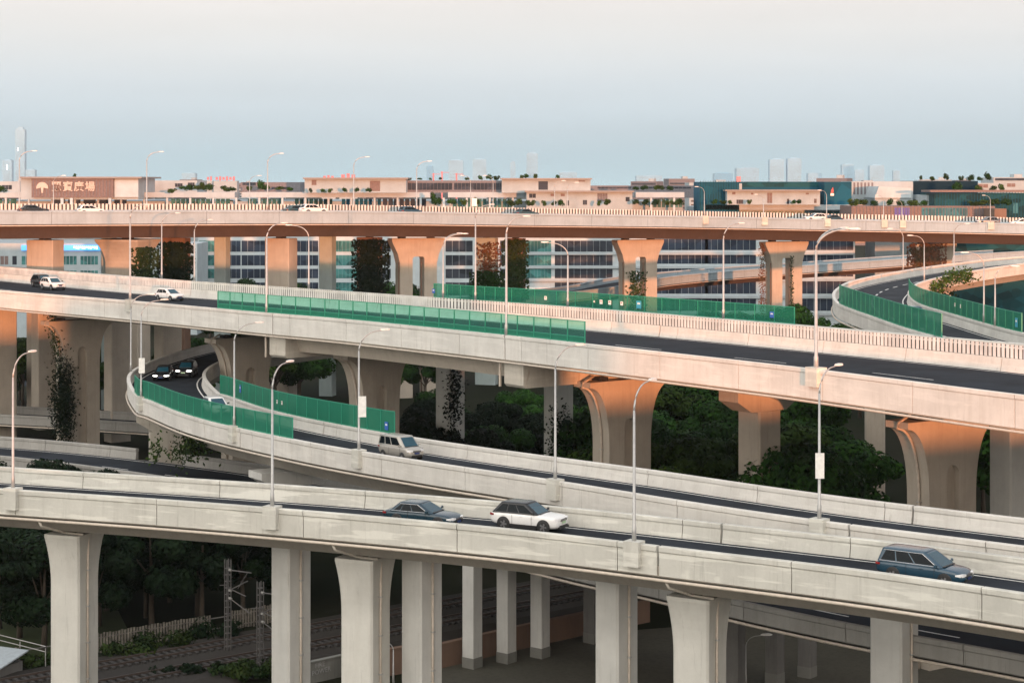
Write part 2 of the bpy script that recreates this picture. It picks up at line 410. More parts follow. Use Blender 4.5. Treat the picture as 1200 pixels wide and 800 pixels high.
for q0,q1 in gaps(pV.L,[pV.find(319),pV.find(591)],9):
    pV.sweep(mb,[(UM,-RH-.005),(UM+.15,-.6),(UM+.22,-.05),(UM+.48,-.05),(UM+.55,-.6),(UM+.7,-RH-.005)],q0,q1)
finV(mb,'centre_barrier',M['con_white'])
def slats(path,fin,u,z0,h,q0,q1,step,wd,mat,name='glare_slat'):
    m=MB(); q=q0
    while q<q1:
        p,t,n=path.at(q); m.box(path.pt(q,u,z0+h/2),(wd,.05,h),t); q+=step
    fin(m,name,mat)
slats(pV,finV,UM+.35,-.02,1.02,2,pV.L-1,.40,.29,M['slat'])
slats(pV,finV,UM+.37,-.10,.80,2.2,pV.L-1,.40,.135,M['slatd'],'dark_gap_bar')  # dark bars added to stand for the open gaps between slats
mb=MB()
for v in (.02,.90): pV.sweep(mb,[(UM+.40,v-.05),(UM+.46,v-.05),(UM+.46,v+.05),(UM+.40,v+.05)])
finV(mb,'panel_rail',M['slatd'])
# --- T: top deck
tpx=[(-180,4.2,268),(0,4.3,275),(400,4.7,301),(600,5.4,319),(800,6.2,338),(1000,7.2,355),(1200,8.0,360),(1420,9.2,362)]
pT=Path([(WY(x,Y)[0],Y,CH-D) for x,D,Y in tpx]); WT=25; pT.rh=.62
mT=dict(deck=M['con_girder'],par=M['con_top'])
tT,finT=road('top_viaduct','highest viaduct with pale parapet and dark girder spanning straight across the scene',pT,WT,4.2,1.5,mT,[],step=12,inset=3.2,par_h=1.95)
mb=MB(); pT.sweep(mb,[(12.2,-.625),(12.35,0),(12.65,0),(12.8,-.625)]); finT(mb,'centre_barrier',M['con_top'])
slats(pT,finT,12.5,.02,.95,1,pT.L-1,.62,.33,M['slat'])
slats(pT,finT,12.53,.0,.85,1.31,pT.L-1,.62,.24,M['slatd'],'dark_gap_bar')  # bars added here too, in place of dark open gaps
mb=MB(); pT.sweep(mb,[(12.56,.05),(12.6,.05),(12.6,.12),(12.56,.12)]); finT(mb,'panel_rail',M['slatd'])
solid(pT,finT,(1.0,11.6)); dashes(pT,finT,4.7,6,9); dashes(pT,finT,8.3,6,9)
# --- C: low road
pC=Path([(-125,210,CH-27),(-92,202,CH-27),(-66,192.5,CH-27),(-46,182.5,CH-27),(-26,167,CH-27),(-9,149.5,CH-27),(4.2,133,CH-27),(9.3,127.8,CH-27),(14.7,120.9,CH-27),(21.6,113.8,CH-27),(29.2,107,CH-27),(35,101,CH-27)])
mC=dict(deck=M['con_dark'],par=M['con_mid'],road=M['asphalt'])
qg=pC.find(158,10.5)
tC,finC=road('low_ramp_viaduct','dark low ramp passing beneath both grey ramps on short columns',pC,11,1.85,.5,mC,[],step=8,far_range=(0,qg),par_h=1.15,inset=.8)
dashes(pC,finC,5.5,3.5,5,w=.16,off=2); solid(pC,finC,(1,10))
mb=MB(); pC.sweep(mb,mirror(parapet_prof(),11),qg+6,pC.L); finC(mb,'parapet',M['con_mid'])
pF=Path([(-170,292,CH-32),(-120,276,CH-32),(-69,258,CH-32),(-60,255,CH-32.1),(-48,250.5,CH-32.2),(-40,247,CH-32.2)])
tF,finF=road('frontage_viaduct','dim low road deck with parapet behind the ivy-clad tulip pier',pF,9,1.95,.6,mC,[],step=8,par_h=1.3,inset=.8)
dashes(pF,finF,4.5,3.5,5)
# --- R: curved ramp at the side of the main viaduct
opx=[(1200,300,11.8),(1120,308,12.2),(1056,317,12.6),(1000,328,13.0),(980,338,13.3),(975.6,346,13.5),(980,354,13.5),(992,360,13.5),(1020,370,13.5),(1060,384,13.5),(1104,396,13.5),(1140,406,13.5)]
rp=[WD(*q) for q in opx]
e=Vector(rp[-1]); rp=[(150,322,CH-10.5),(112,311,CH-11.1)]+rp+[tuple(e-d0*25),tuple(e-d0*45)]
pR=Path(rp); WR=9.2
qRm=min(range(pR.n),key=lambda i:PX(pR.p[i]))*1.0
mR=dict(deck=M['con_pierw'],par=M['con_white'],road=M['asphalt2'])
tR,finR=road('loop_ramp_viaduct','loop ramp with dashed grey road curling into the main viaduct between green fences',pR,WR,2.9,.9,mR,[],step=10)
dashes(pR,finR,4.6,2.2,2.6,w=.22); solid(pR,finR,(.9,8.3))
# --- E: distant low flyover under the top deck
epx=[(330,392,312),(500,362,330),(600,349,343),(720,336,360),(800,322,385),(1000,307,420),(1200,294,450),(1420,284,480)]
pE=Path([(WY(x,Y)[0],Y,zof(y,Y)) for x,y,Y in epx])
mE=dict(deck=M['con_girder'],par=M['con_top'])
tE,finE=road('distant_flyover','pinkish low flyover rising behind the loop ramp below the top deck',pE,10,3.0,.9,mE,[],step=10)
# ------------------------------------------------------------------ generic world-space part builder
def wpart(T,mb,nm,mt,parent=None):
    o=mb.build(nm,mt,parent or T)
    inv=(Matrix.Translation(T.location)@Matrix.Rotation(T.rotation_euler.z,4,'Z')).inverted()
    o.data.transform(inv); return o
# ------------------------------------------------------------------ piers
def tulip_pier(loc,ax,H,label,w=2.5,wt=4.75,th=2.3,zf=6.2,mat='con_pier',pipe=True,group=None):
    rz=math.atan2(ax[1],ax[0]); T=thing('bridge_pier',label,'bridge pier',loc,rz,group)
    bm=bmesh.new()
    half=[(w,0),(w,H-zf)]
    for k in range(1,13):
        a=math.pi/2*k/12; half.append((w+(wt-w)*(1-math.cos(a))**1.15,H-zf+(zf-.5)*math.sin(a)))
    half.append((wt,H))
    outline=half+[(-x,z) for x,z in half][::-1]
    aw=.68; az=H-3.5; yf=-th/2; yb=th/2
    arcr=[(aw*math.sin(math.pi/2*k/8),az-aw+aw*math.cos(math.pi/2*k/8)) for k in range(9)]   # apex -> side
    for s in (1,-1):
        pol=half+[(0,H)]+arcr+[(aw,0)]
        bm.faces.new([bm.verts.new((s*x,yf,z)) for x,z in pol])
    arch=[(aw,0)]+arcr[::-1]+[(-x,z) for x,z in arcr[1:]]+[(-aw,0)]
    af=[bm.verts.new((x,yf,z)) for x,z in arch]; ai=[bm.verts.new((x,yf+.5,z)) for x,z in arch]
    for i in range(len(arch)-1): bm.faces.new((af[i],af[i+1],ai[i+1],ai[i]))
    bm.faces.new(ai)
    fo=[bm.verts.new((x,yf,z)) for x,z in outline]; bo=[bm.verts.new((x,yb,z)) for x,z in outline]; n=len(fo)
    for i in range(n): bm.faces.new((fo[i],fo[(i+1)%n],bo[(i+1)%n],bo[i]))
    bm.faces.new(bo)
    bmesh.ops.remove_doubles(bm,verts=bm.verts,dist=.0005)
    bmesh.ops.recalc_face_normals(bm,faces=bm.faces)
    me=bpy.data.meshes.new('shaft'); bm.to_mesh(me); bm.free(); me.materials.append(M[mat])
    o=bpy.data.objects.new('shaft',me); COL.objects.link(o); o.parent=T
    for x in (-wt*.55,wt*.55):
        m=MB(); m.box((x,0,H+.17),(1.0,1.1,.32)); m.build('bearing',M['joint'],T)
    if pipe:
        m=MB(); m.smooth=True; m.tube([(-x-.14,-.2,z) for x,z in half[:-1]]+[(-wt-.14,-.2,H-.1),(-wt+1.2,-.2,H+.45)],.11,7); m.build('drain_pipe',M['pipe'],T)
        for z in [1.5+2.2*k for k in range(int((H-zf)/2.2)+1)]:
            m=MB(); m.box((-w-.14,-.2,z),(.30,.30,.07)); m.build('pipe_bracket',M['galv'],T)
    return T
def rings_col(m,rings):
    # rings: (hx,hy,z,chamfer)
    R_=[]
    for hx,hy,z,c in rings:
        R_.append([(hx-c,-hy,z),(hx,-hy+c,z),(hx,hy-c,z),(hx-c,hy,z),(-hx+c,hy,z),(-hx,hy-c,z),(-hx,-hy+c,z),(-hx+c,-hy,z)])
    m.loft(R_)
def column(loc,ax,H,hx,hy,label,name='bridge_pier',cat='bridge pier',flare=0,zf=2.6,mat='con_pierw',pipe=None,group=None,cap=None,foot=False,ch=.12):
    T=thing(name,label,cat,loc,math.atan2(ax[1],ax[0]),group)
    m=MB()
    if flare:
        rg=[(hx,hy,0,ch),(hx,hy,H-zf,ch)]
        for k in range(1,7):
            f=(k/6); rg.append((hx+flare*f**2*.55,hy+flare*f**2,H-zf+zf*.94*f,ch))
        rg.append((hx+flare*.55,hy+flare,H,ch))
    else: rg=[(hx,hy,.8 if foot else 0,ch),(hx,hy,H,ch)]
    rings_col(m,rg); m.build('shaft',M[mat],T)
    if foot:
        m=MB(); rings_col(m,[(hx+.03,hy+.03,0,ch),(hx+.03,hy+.03,.8,ch)]); m.build('foot',M['con_base'],T)  # foot ring in a darker tone than the shaft
    if cap:
        cw,cl,chh=cap; m=MB(); m.loft([[(x,y,z) for x,y in ((cl/2,-cw/2+i),(cl/2,cw/2-i),(-cl/2,cw/2-i),(-cl/2,-cw/2+i))] for z,i in ((H-.003,chh*.9),(H+chh*.55,0),(H+chh,0))]); m.build('cap',M[mat if mat!='con_rust' else 'con_rust'],T)
    else:
        
        for y in (-hy*.45,hy*.45):
            m=MB(); m.box((0,y,H+.15),(.8,.7 if hy>.7 else .3,.3)); m.build('bearing',M['joint'],T)
    if pipe:
        x,y=pipe; m=MB(); m.smooth=True; m.tube([(x,y,0),(x,y,H-(zf if flare else 0)),(x*(1+flare*.1),y*(1+flare*.25),H)],.085,7); m.build('drain_pipe',M['pipe'],T)
        for k in range(int(H/2.4)):
            m=MB(); m.box((x,y,1.2+2.4*k),(.24,.24,.08)); m.build('pipe_bracket',M['galv'],T)
    return T
def on_path(path,px,u):
    q=path.find(px,u); p,t,n=path.at(q); return q,path.pt(q,u,0),t,n
HV=CH-13.5-4.0-.35
VL=['tulip-shaped pier with ivy up one side, farthest along the main viaduct','tulip-shaped pier in shade behind the inner green fence at the ramp bend','shaded tulip-shaped pier rising behind the green fence near the beige van','tulip-shaped pier with sunlit orange top and white drain pipe beside the T-shaped pier','sunlit tulip-shaped pier at the far end of the frame under the main viaduct']
axV=pV.at(60)[2]
for px,u,lab in zip((92,287,438,728,1104),(12,11.5,10.5,11.5,13),VL):
    q,p,t,n=on_path(pV,px,u); tulip_pier((p.x,p.y,0),n,HV,lab,group='tulip-shaped piers under the main viaduct')
# T-shaped pier and far-side columns of the main viaduct
def cross_head(T,H,n,L,wd,hh,mat='con_pier'):
    m=MB()
    pts=[(-L/2,H+hh),(-L/2,H+hh*.42),(-L/2+1.6,H),(L/2-1.6,H),(L/2,H+hh*.42),(L/2,H+hh)]
    m.loft([[(x,y,z) for x,z in pts] for y in (-wd/2,wd/2)]); m.build('crosshead',M[mat],T)
q,p,t,n=on_path(pV,889,16.5); Tc=thing('bridge_pier','slim pier with a broad T-shaped crosshead lit orange under the main viaduct','bridge pier',(p.x,p.y,0),math.atan2(n.y,n.x))
m=MB(); rings_col(m,[(1.35,1.35,0,.15),(1.35,1.35,HV-2.0,.15)]); m.build('shaft',M['con_pier'],Tc); cross_head(Tc,HV-1.998,n,7.4,2.4,2.3)
for x in (-1.5,1.5):
    m=MB(); m.box((x,0,HV+.46),(1.2,1,.3)); m.build('bearing',M['joint'],Tc)
for px,u,hx,lab in ((527,23,1.25,'pale ivy-patched column in the dark gap between two tulip piers'),(655,23,1.15,'slim grey column standing behind a lamp post left of the orange tulip pier'),(1192,21,1.9,'broad pale column cut by the frame edge beside the last tulip pier')):
    q,p,t,n=on_path(pV,px,u); column((p.x,p.y,0),n,HV,hx,1.1,lab,pipe=None)
for px,u,lab in ((4,13,'dark broad column at the frame edge beyond the ivy-clad tulip pier'),(80,27,'shadowed column just behind the ivy-clad tulip pier'),(52,24,'shadowed slab column between the edge column and the ivy-clad pier'),(137,26,'red-lit column in the gap beside the ivy-clad tulip pier'),(197,27,'brown shaded column seen above the tunnel-dark ramp')):
    q,p,t,n=on_path(pV,px,u); column((p.x,p.y,0),n,HV,1.5,1.2,lab,mat='con_pier')
# drop beams at the joints of the main viaduct
for px,lab in ((319,'deep drop beam with rusty pocket under the joint above the inner green fence'),(596,'deep drop beam with orange-lit face under the middle joint of the main viaduct')):
    q=pV.find(px); p,t,n=pV.at(q); c=pV.pt(q,9.2,0)
    T=thing('drop_beam',lab,'bridge beam',(c.x,c.y,c.z-4.6),math.atan2(n.y,n.x))
    m=MB(); L=17.2; m.loft([[(x,y,z) for x,z in ((-L/2,2.80),(-L/2,.25),(-L/2+.25,0),(L/2-3,0),(L/2,1.0),(L/2,2.80))] for y in (-1.35,1.35)]); m.build('beam',M['con_rust'],T)
    m=MB(); m.box((-L/2-.14,1.8,1.4),(.16,.16,2.9)); m.build('drain_pipe',M['pipe'],T)
# A piers
for px,lab in ((87,'pale flared pier of the lowest ramp standing by the lawn'),(430,'pale flared pier of the lowest ramp with drain pipe beside a plain column'),(818,'pale flared pier of the lowest ramp between the plain columns near the loose car bridge'),(-290,'pale flared pier of the lowest ramp beyond the frame'),(1330,'pale flared pier of the lowest ramp past the frame edge')):
    if not -60<px<1260: continue
    lab=lab.replace(' near the loose car bridge',' above the paved yard')
    q,p,t,n=on_path(pA,px,4.1); H=p.z-2.95-.32
    column((p.x,p.y,0),t,H,1.12,1.2,lab,flare=.42,zf=3.4,mat='con_nearp',pipe=(1.22,-.3),group='flared piers of the lowest ramp')
    m=MB(); c=pA.pt(q,.0,-1.9); d=pA.pt(q+.2,2.6,-2.75); m.smooth=True; m.tube([c,(Vector(c)+Vector((.15,0,-.35))),d-Vector((0,0,.35)),pA.pt(q+1.6,2.7,-3.15)],.085,6); o=m.build('drain_elbow',M['con_rust'],None)
    tag(o,{87:'rusty bent drain pipe above the flared pier by the lawn',430:'rusty bent drain pipe above the flared pier under the navy car',818:'rusty bent drain pipe above the flared pier over the paved yard'}[px],'pipe','rusty drain elbows')
# B piers
for px,lab,cap in ((342,'shaded column with rust-stained cap below the curved ramp',(7,2.6,1.3)),(1048,'plain square column under the silver-blue people carrier',None)):
    q,p,t,n=on_path(pB,px,4.2) if px<400 else (lambda q:(q,)+((pB.pt(q,4.2,0),)+pB.at(q)[1:]))(pB.find(px,4.2,lo=qB0))
    if px<400:
        q=pB.find(px,4.2,lo=qB0); p=pB.pt(q,4.2,0); _,t,n=pB.at(q)
    H=p.z-3.3-.32-(1.3 if cap else 0)
    column((p.x,p.y,0),t,H,1.05,1.15,lab,mat='con_pierw',pipe=(1.14,.0),cap=cap,group=None)
for px,lab in ((342,'plain rectangular column with slim pipe just past the catenary masts'),(495,'plain pale column right beside a flared pier'),(722,'plain pale column with slim pipe under the lowest ramp joint')):
    q=pA.find(px,6.3); p=pA.pt(q,6.3,0); _,t,n=pA.at(q)
    column((p.x,p.y,0),(.73,-.68),p.z-2.95-.32,.9,.98,lab,mat='con_pierw',pipe=(.98,.0))
q=pB.find(190,4.2,lo=qB0); p=pB.pt(q,4.2,0); _,t,n=pB.at(q)
column((p.x,p.y,0),t,p.z-3.6-2.0,1.7,1.9,'stubby stained pier with vines under the tight bend of the curved ramp',mat='con_rust',cap=(6.5,3.2,2.0))
# C columns
for px,py,lab in ((553.5,781,'short grey column with dark foot nearest the flared pier'),(593.5,775,'middle one of three short grey columns beside the brown wall'),(633,769,'short grey column closest to the plain column with slim pipe')):
    p=WD(px,py,CH); column((p[0],p[1],0),(.78,-.62),12.7,.55,.55,lab,mat='con_pierw',foot=True,ch=.05,group='short columns in the yard')
for px,py,lab in ((694,752,'thin shaded column half hidden by the plain column with slim pipe'),(862,812,'shaded short column just past the flared pier at the yard'),(908,800,'shaded short column behind the small curved lamp'),(946,792,'shaded short column deepest under the low ramp')):
    p=WD(px,py,CH); column((p[0],p[1],0),(.78,-.62),CH-27-1.85-.3,.52,.52,lab,mat='con_dark',foot=True,ch=.05,group='short columns under the low ramp')
# R piers
for q,lab in ((qRm+8,'dark column under the bend of the loop ramp'),(qRm-42,'vine-covered pier carrying the loop ramp near the frame edge')):
    p=pR.pt(q,4.6,0); _,t,n=pR.at(q); column((p.x,p.y,0),t,p.z-3.2,1.1,1.1,lab,mat='con_pier')
# T piers
def twin_pier(px,lab,mat='con_pier',rot=22):
    q,p,t,n=on_path(pT,px,9); H=p.z-4.2-.3
    T=thing('bridge_pier',lab,'bridge pier',(p.x,p.y,0),R(rot),'twin-legged piers under the top viaduct')
    P_=[(-3.3,0),(-3.3,H-4.2),(-3.7,H-2.6),(-4.7,H-.5),(-4.7,H),(4.7,H),(4.7,H-.5),(3.7,H-2.6),(3.3,H-4.2),(3.3,0),(1.05,0),(1.05,H-3.4),(.8,H-3.1),(-.8,H-3.1),(-1.05,H-3.4),(-1.05,0)]
    m=MB(); m.loft([[(x,y,z) for x,z in P_] for y in (-1.25,1.25)]); m.build('frame',M[mat],T)
    for x in (-2.6,2.6):
        m=MB(); m.box((x,0,H+.15),(1.1,1.2,.3)); m.build('bearing',M['joint'],T)
    for x in (-3.42,.62):
        m=MB(); m.smooth=True; m.tube([(x,-.9,0),(x,-.9,H-4)],.1,6); m.build('drain_pipe',M['con_brown'],T)
    return T
for px,lab in ((487,'twin-legged pier lit orange in front of the banded office block'),(748,'twin-legged orange pier with vines at its foot behind the green fence'),(918,'twin-legged orange pier standing beside the tall pale lamp mast'),(1093,'ivy-covered twin-legged pier behind the loop ramp'),(1330,'twin-legged pier past the frame edge')):
    if px<1250: twin_pier(px,lab)
for px,hx,mat,lab in ((53.5,2.4,'con_pier','red-lit square pier of the top viaduct between teal-windowed office wings'),(330,2.2,'con_pier','salmon-pink square pier of the top viaduct in front of navy windows')):
    q,p,t,n=on_path(pT,px,8); column((p.x,p.y,0),(.93,-.37),p.z-4.5,hx,1.5,lab,mat=mat)
q,p,t,n=on_path(pT,150,8); column((p.x,p.y,0),(.93,-.37),p.z-4.5,3.0,1.8,'broad flared orange pier of the top viaduct partly hidden by ivy',flare=1.6,zf=4,mat='con_pier')
for px,hx,lab in ((260,1.05,'cream column under the top viaduct between office windows and shrubs'),(383.5,1.2,'cream column under the top viaduct just past the salmon-pink pier'),(127,.9,'cream column at the end of the blue shop fascia'),(570,1.9,'pale column draped in reddish creeper before the office block')):
    q,p,t,n=on_path(pT,px,19); column((p.x,p.y,0),(.95,-.3),p.z-4.55,hx,1.0,lab,mat='con_cream')
for px,hx,lab in ((205,2.2,'column under the top viaduct wrapped in dark ivy'),(433,2.0,'column wholly covered by near-black ivy beside the twin-legged orange pier'),(604,1.6,'column covered with olive ivy beside the white office bands')):
    q,p,t,n=on_path(pT,px,16); column((p.x,p.y,0),(.95,-.3),p.z-4.55,hx,1.1,lab,mat='con_brown')

# ------------------------------------------------------------------ street lamps
def lamp(base,H,arm,label,L=2.4,r=.085,ped=None,double=False,group=None,name='street_lamp',drop=0,matn='galv',arms2=None):
    base=Vector(base); T=thing(name,label,'street lamp',tuple(base),0,group)
    a=Vector((arm[0],arm[1],0)).normalized()
    m=MB(); m.smooth=True; rise=min(1.5,H*.2); z0=H-rise
    m.tube([(0,0,-drop),(0,0,.9),(0,0,.95),(0,0,z0)],[r*1.5,r*1.45,r*1.1,r*.75],8); m.build('pole',M[matn],T)
    for s in ([a] if not double else [a,(Vector((arms2[0],arms2[1],0)).normalized() if arms2 else -a)]):
        m=MB(); m.smooth=True; pts=[]
        for k in range(9):
            f=math.pi/2*k/8; pts.append(s*(L*.62*(1-math.cos(f)))+Vector((0,0,z0-.06+rise*math.sin(f))))
        pts.append(s*(L*.62+.35)+Vector((0,0,H-.02)))
        m.tube(pts,[r*.72-(r*.3)*k/9 for k in range(10)],7); m.build('arm',M[matn],T)
        e=pts[-1]; sd=Vector((-s.y,s.x,0)); m=MB()
        rg=[]
        for d,w_,h_ in ((-.12,.05,.05),(.05,.13,.075),(.5,.15,.09),(.72,.08,.04)):
            c=e+s*d+Vector((0,0,.03)); rg.append([c+sd*w_-Vector((0,0,h_*.5)),c+sd*w_*.8+Vector((0,0,h_)),c-sd*w_*.8+Vector((0,0,h_)),c-sd*w_-Vector((0,0,h_*.5))])
        m.loft(rg); m.build('lamp_head',M['lamp'],T)
    if ped:
        pm=MB(); pax,pw,ph,po=ped; c=Vector((pax[1],-pax[0],0))*po
        pm.loft([[(c+Vector((pax[0]*x-pax[1]*y,pax[1]*x+pax[0]*y,z))) for x,y in ((-pw/2*k,-pw*.42*k2),(pw/2*k,-pw*.42*k2),(pw/2*k,pw*.42*k2),(-pw/2*k,pw*.42*k2))] for z,k,k2 in ((-ph,1.0,1.0),(.14,1.0,1.0))])
        pm.build('pedestal',M['con_near' if ped[3]<.3 else 'con_white'],T)
    return T
def plamp(path,px,u,pytop,label,q=None,side=1,ped=True,pw=.95,ph=1.25,L=2.4,r=.085,double=False,lo=0,group=None,arms2=None,base_v=0.0,arm=None):
    q=path.find(px,u,lo=lo) if q is None else q
    p,t,n=path.at(q); b=path.pt(q,u,base_v); ztop=zof(pytop,b.y); H=max(2.5,ztop-b.z)
    a=arm or (n*side)
    return lamp(b,H,a,label,L,r,ped=((t.x,t.y),pw,ph,.0) if ped else None,double=double,group=group,arms2=arms2)
gA='lamps along the lowest ramp'
plamp(pA,15,.02,415,'curved lamp on the lowest ramp at the frame edge below the ivy-clad pier',group=gA)
plamp(pA,320,.02,427,'curved lamp on the lowest ramp in front of the curved ramp fence end',group=gA)
plamp(pA,745,.02,449,'curved lamp on the lowest ramp beside the black parapet joint',group=gA)
gB='lamps along the curved ramp'
plamp(pB,165,.02,352,'lamp with pale sign board on the tight bend of the curved ramp',lo=qB0,group=gB,L=2.8)
plamp(pB,275,.02,379,'lamp on the curved ramp rising from the dense green fence',lo=qB0,group=gB,L=2.8)
plamp(pB,421,.02,388,'lamp with pale sign board on the curved ramp near the beige van',lo=qB0,group=gB,L=2.8)
plamp(pB,651,.02,406,'lamp on the curved ramp in front of the slim grey column',lo=qB0,group=gB,L=2.6)
plamp(pB,960,.02,431,'lamp with pink sign box on the curved ramp before the dark wood',lo=qB0,group=gB,L=2.6)
plamp(pB,149,.02,345,'lamp behind the bend of the curved ramp next to the lamp with sign',q=qB0-7,group=gB,ped=False,L=2.6)
gV='tall lamps along the main viaduct'
plamp(pV,152,.15,240,'tall lamp on the main viaduct just before the white hatchback',L=2.6,r=.11,group=gV)
plamp(pV,313,.15,262,'tall lamp on the main viaduct beside the end of the light green fence',L=2.6,r=.11,group=gV,ped=False)
plamp(pV,594,.15,254,'tall lamp on the main viaduct rising through the light green fence near the joint',L=2.6,r=.11,group=gV,ped=False)
plamp(pV,955,.15,268,'thick two-armed lamp mast on the main viaduct beside the twin-legged pier',L=3.4,r=.12,double=True,arms2=(.9,-.3),group=gV,pw=1.2)
gM='lamps behind the centre barrier of the main viaduct'
for px,top,lab in ((362,264,'single-armed lamp behind the light green fence in front of navy windows'),(520,274,'two-armed lamp behind the slatted barrier near the twin-legged orange pier'),(666,284,'bow-armed lamp in front of the banded office'),(848,262,'slim straight lamp beyond the slatted barrier near the twin-legged pier'),(228,258,'slim lamp beside the column wrapped in dark ivy'),(190,250,'slim lamp before the dark ivy column and flared orange pier'),(557,240,'lamp with yellowish sign box crossing the top deck parapet')):
    plamp(pV,px,WV-.2,top,lab,L=3.0,r=.10,ped=False,double=(px==520),side=-1 if px in(362,) else 1,group=gM,arms2=(1,.0),arm=(-1,0) if px in (362,666) else None)
gT='lamps on the top viaduct'
for px,top,lab in ((22,177,'tall lamp on the top deck before the pale skyline tower'),(172,178,'tall lamp on the top deck past the rooftop plaza sign'),(313,180,'tall lamp on the top deck between dark tree clumps'),(414,184,'tall reddish lamp on the top deck before the pink penthouse'),(489,189,'tall lamp on the top deck above the small blue car')):
    plamp(pT,px,12.5,top,lab,L=2.6,r=.10,ped=False,group=gT,base_v=.0,arm=(1,.2))
for px,top,lab in ((826,219,'short lamp on the top deck before the tall teal facade block'),(895,228,'short lamp on the top deck in front of the pink rooftop villa'),(969,223,'short lamp on the top deck under the teal box with red mark'),(1036,229,'short lamp on the top deck by the white slanted roof block'),(1057,235,'short lamp on the top deck before the violet glass'),(1161,229,'short lamp on the top deck by the red-brown box'),(62,206,'short lamp on the top deck before the sign wall emblem'),(293,206,'short lamp on the top deck beside a dark tree clump'),(552,206,'short lamp on the top deck before the long glazed storey'),(578,206,'short lamp on the top deck near the pink penthouse corner'),(650,212,'short lamp on the top deck before the penthouse window'),(665,214,'short lamp on the top deck just past the penthouse window')):
    plamp(pT,px,.15 if px>800 else 24.5,top,lab,L=1.8,r=.075,ped=px>800,pw=1.2,ph=1.3,group=gT,arm=(1,-.2) if px in (62,293,650,665) else (-.8,-.5))
gR='lamps round the loop ramp'
for px,u,q,top,lab in ((1058,.15,None,268,'lamp with camera pods at the far side of the loop ramp'),(1083,9.0,qRm-14,276,'curved lamp on the inner parapet of the loop ramp by the blue car'),(1118,9.0,qRm-22,262,'straight slim lamp on the inner parapet of the loop ramp above the vines'),(1153,9.0,qRm+22,296,'lamp behind the inner green fence of the loop ramp'),(1166,9.0,qRm+34,312,'lamp nearest the end of the inner green fence of the loop ramp')):
    q=q if q is not None else pR.find(px,u,lo=0,hi=qRm-2)
    if px>1060: q=min((qRm-60+.25*i for i in range(480)),key=lambda z:abs(PX(pR.pt(z,u,0))-px)+(0 if (z<qRm+8)==(px<1150) else 1e4))
    plamp(pR,px,u,top,lab,q=q,L=2.0,r=.08,ped=False,group=gR,arm=(-1,-.1) if px in(1058,1083,1153) else None)
for px,py,D,top,lab in ((874,806,CH,744,'small curved lamp in the yard under the low ramp'),(461,803,CH,750,'small curved lamp between the flared pier and the plain column')):
    p=WD(px,py,D); H=zof(top,p[1]); lamp((p[0],p[1],0),H,(1,.1) if px==874 else (-1,.1),lab,1.4,.055,group='small yard lamps')
# sign boards on lamps
def board(path,px,py,u,w,h,label,lo=0,mat='white',q=None):
    q=path.find(px,u,lo=lo) if q is None else q; p=path.pt(q,u,0); z=zof(py,p.y)
    T=thing('lamp_sign',label,'sign board',(p.x,p.y,z))
    m=MB(); m.box((0,-.17,0),(w,.06,h)); m.build('panel',M[mat],T)
    m=MB()
    for k in (-.3,.3): m.box((0,-.10,h*k),(w*.5,.08,.06))
    m.build('bracket',M['galv'],T)
board(pB,166,428,.02,.6,1.5,'pale upright sign board on the lamp at the tight ramp bend',qB0)
board(pB,424,476,.02,.6,1.6,'pale upright sign board on the lamp beside the beige van',qB0)
board(pB,960,545,.02,.52,1.5,'pinkish upright sign box on the lamp before the dark wood',qB0)
board(pV,556,237,WV-.2,.6,.9,'yellowish small sign box high on a lamp over the top deck','' or 0,mat='white')
# ------------------------------------------------------------------ green fences
def fence(path,u,q0,q1,h,label,mat,post=2.6,signs=(),frame=True,base=.0):
    p=path.pt((q0+q1)/2,u,0); T=thing('mesh_fence',label,'mesh fence',tuple(p))
    k=int((q1-q0)/post)+1
    for i in range(k+1):
        q=q0+(q1-q0)*i/k; pp,t,n=path.at(q); m=MB(); m.box(path.pt(q,u,base+h/2),(.07,.09,h),t); wpart(T,m,'post',M['green'])
    m=MB()
    for z in ((base+.06,base+h-.04) if not frame else (base+.06,base+h*.27,base+h-.04)): path.sweep(m,[(u-.03,z-.035),(u+.03,z-.035),(u+.03,z+.035),(u-.03,z+.035)],q0,q1)
    wpart(T,m,'rail',M['green'])
    m=MB()
    path.sweep(m,[(u,base+(h*.28 if frame else .08)),(u,base+h-.08)],q0,q1,cap=False,closed=False); wpart(T,m,'mesh_panel',M[mat])
    if frame:
        m=MB(); path.sweep(m,[(u,base+.08),(u,base+h*.26)],q0,q1,cap=False,closed=False); wpart(T,m,'kick_panel',M['gmesh_d'])
    return T
fence(pV,.16,pV.find(254),pV.find(683),1.85,'see-through light green fence with square panes along the main viaduct edge','gmesh_l',2.35)
fence(pV,WV-.16,pV.find(508,WV-.16),pV.find(930,WV-.16),1.65,'long green fence beyond the slatted barrier with small white and blue plates','gmesh_m',2.6,frame=False)
fence(pB,.16,fB(158,.16),fB(343,.16),1.75,'dense green fence along the outer edge of the curved ramp bend','gmesh_d',2.4,frame=False)
qb0=pB.find(258,8.24,lo=qB0-12); qb1=pB.find(463,8.24,lo=qB0+10)
fence(pB,8.24,qb0,qb1,1.9,'dense green fence on the inner edge of the curved ramp behind the beige van','gmesh_d',2.4,frame=False)
fence(pR,.16,pR.find(984,.16,lo=qRm),pR.find(1104,.16,lo=qRm),2.1,'dense green fence on the outer edge of the loop ramp','gmesh_d',2.4,frame=False)
fence(pR,WR-.16,pR.find(1060,WR-.16,lo=qRm-5),pR.find(1197,WR-.16,lo=qRm+4),1.75,'dense green fence on the inner edge of the loop ramp','gmesh_d',2.4,frame=False)
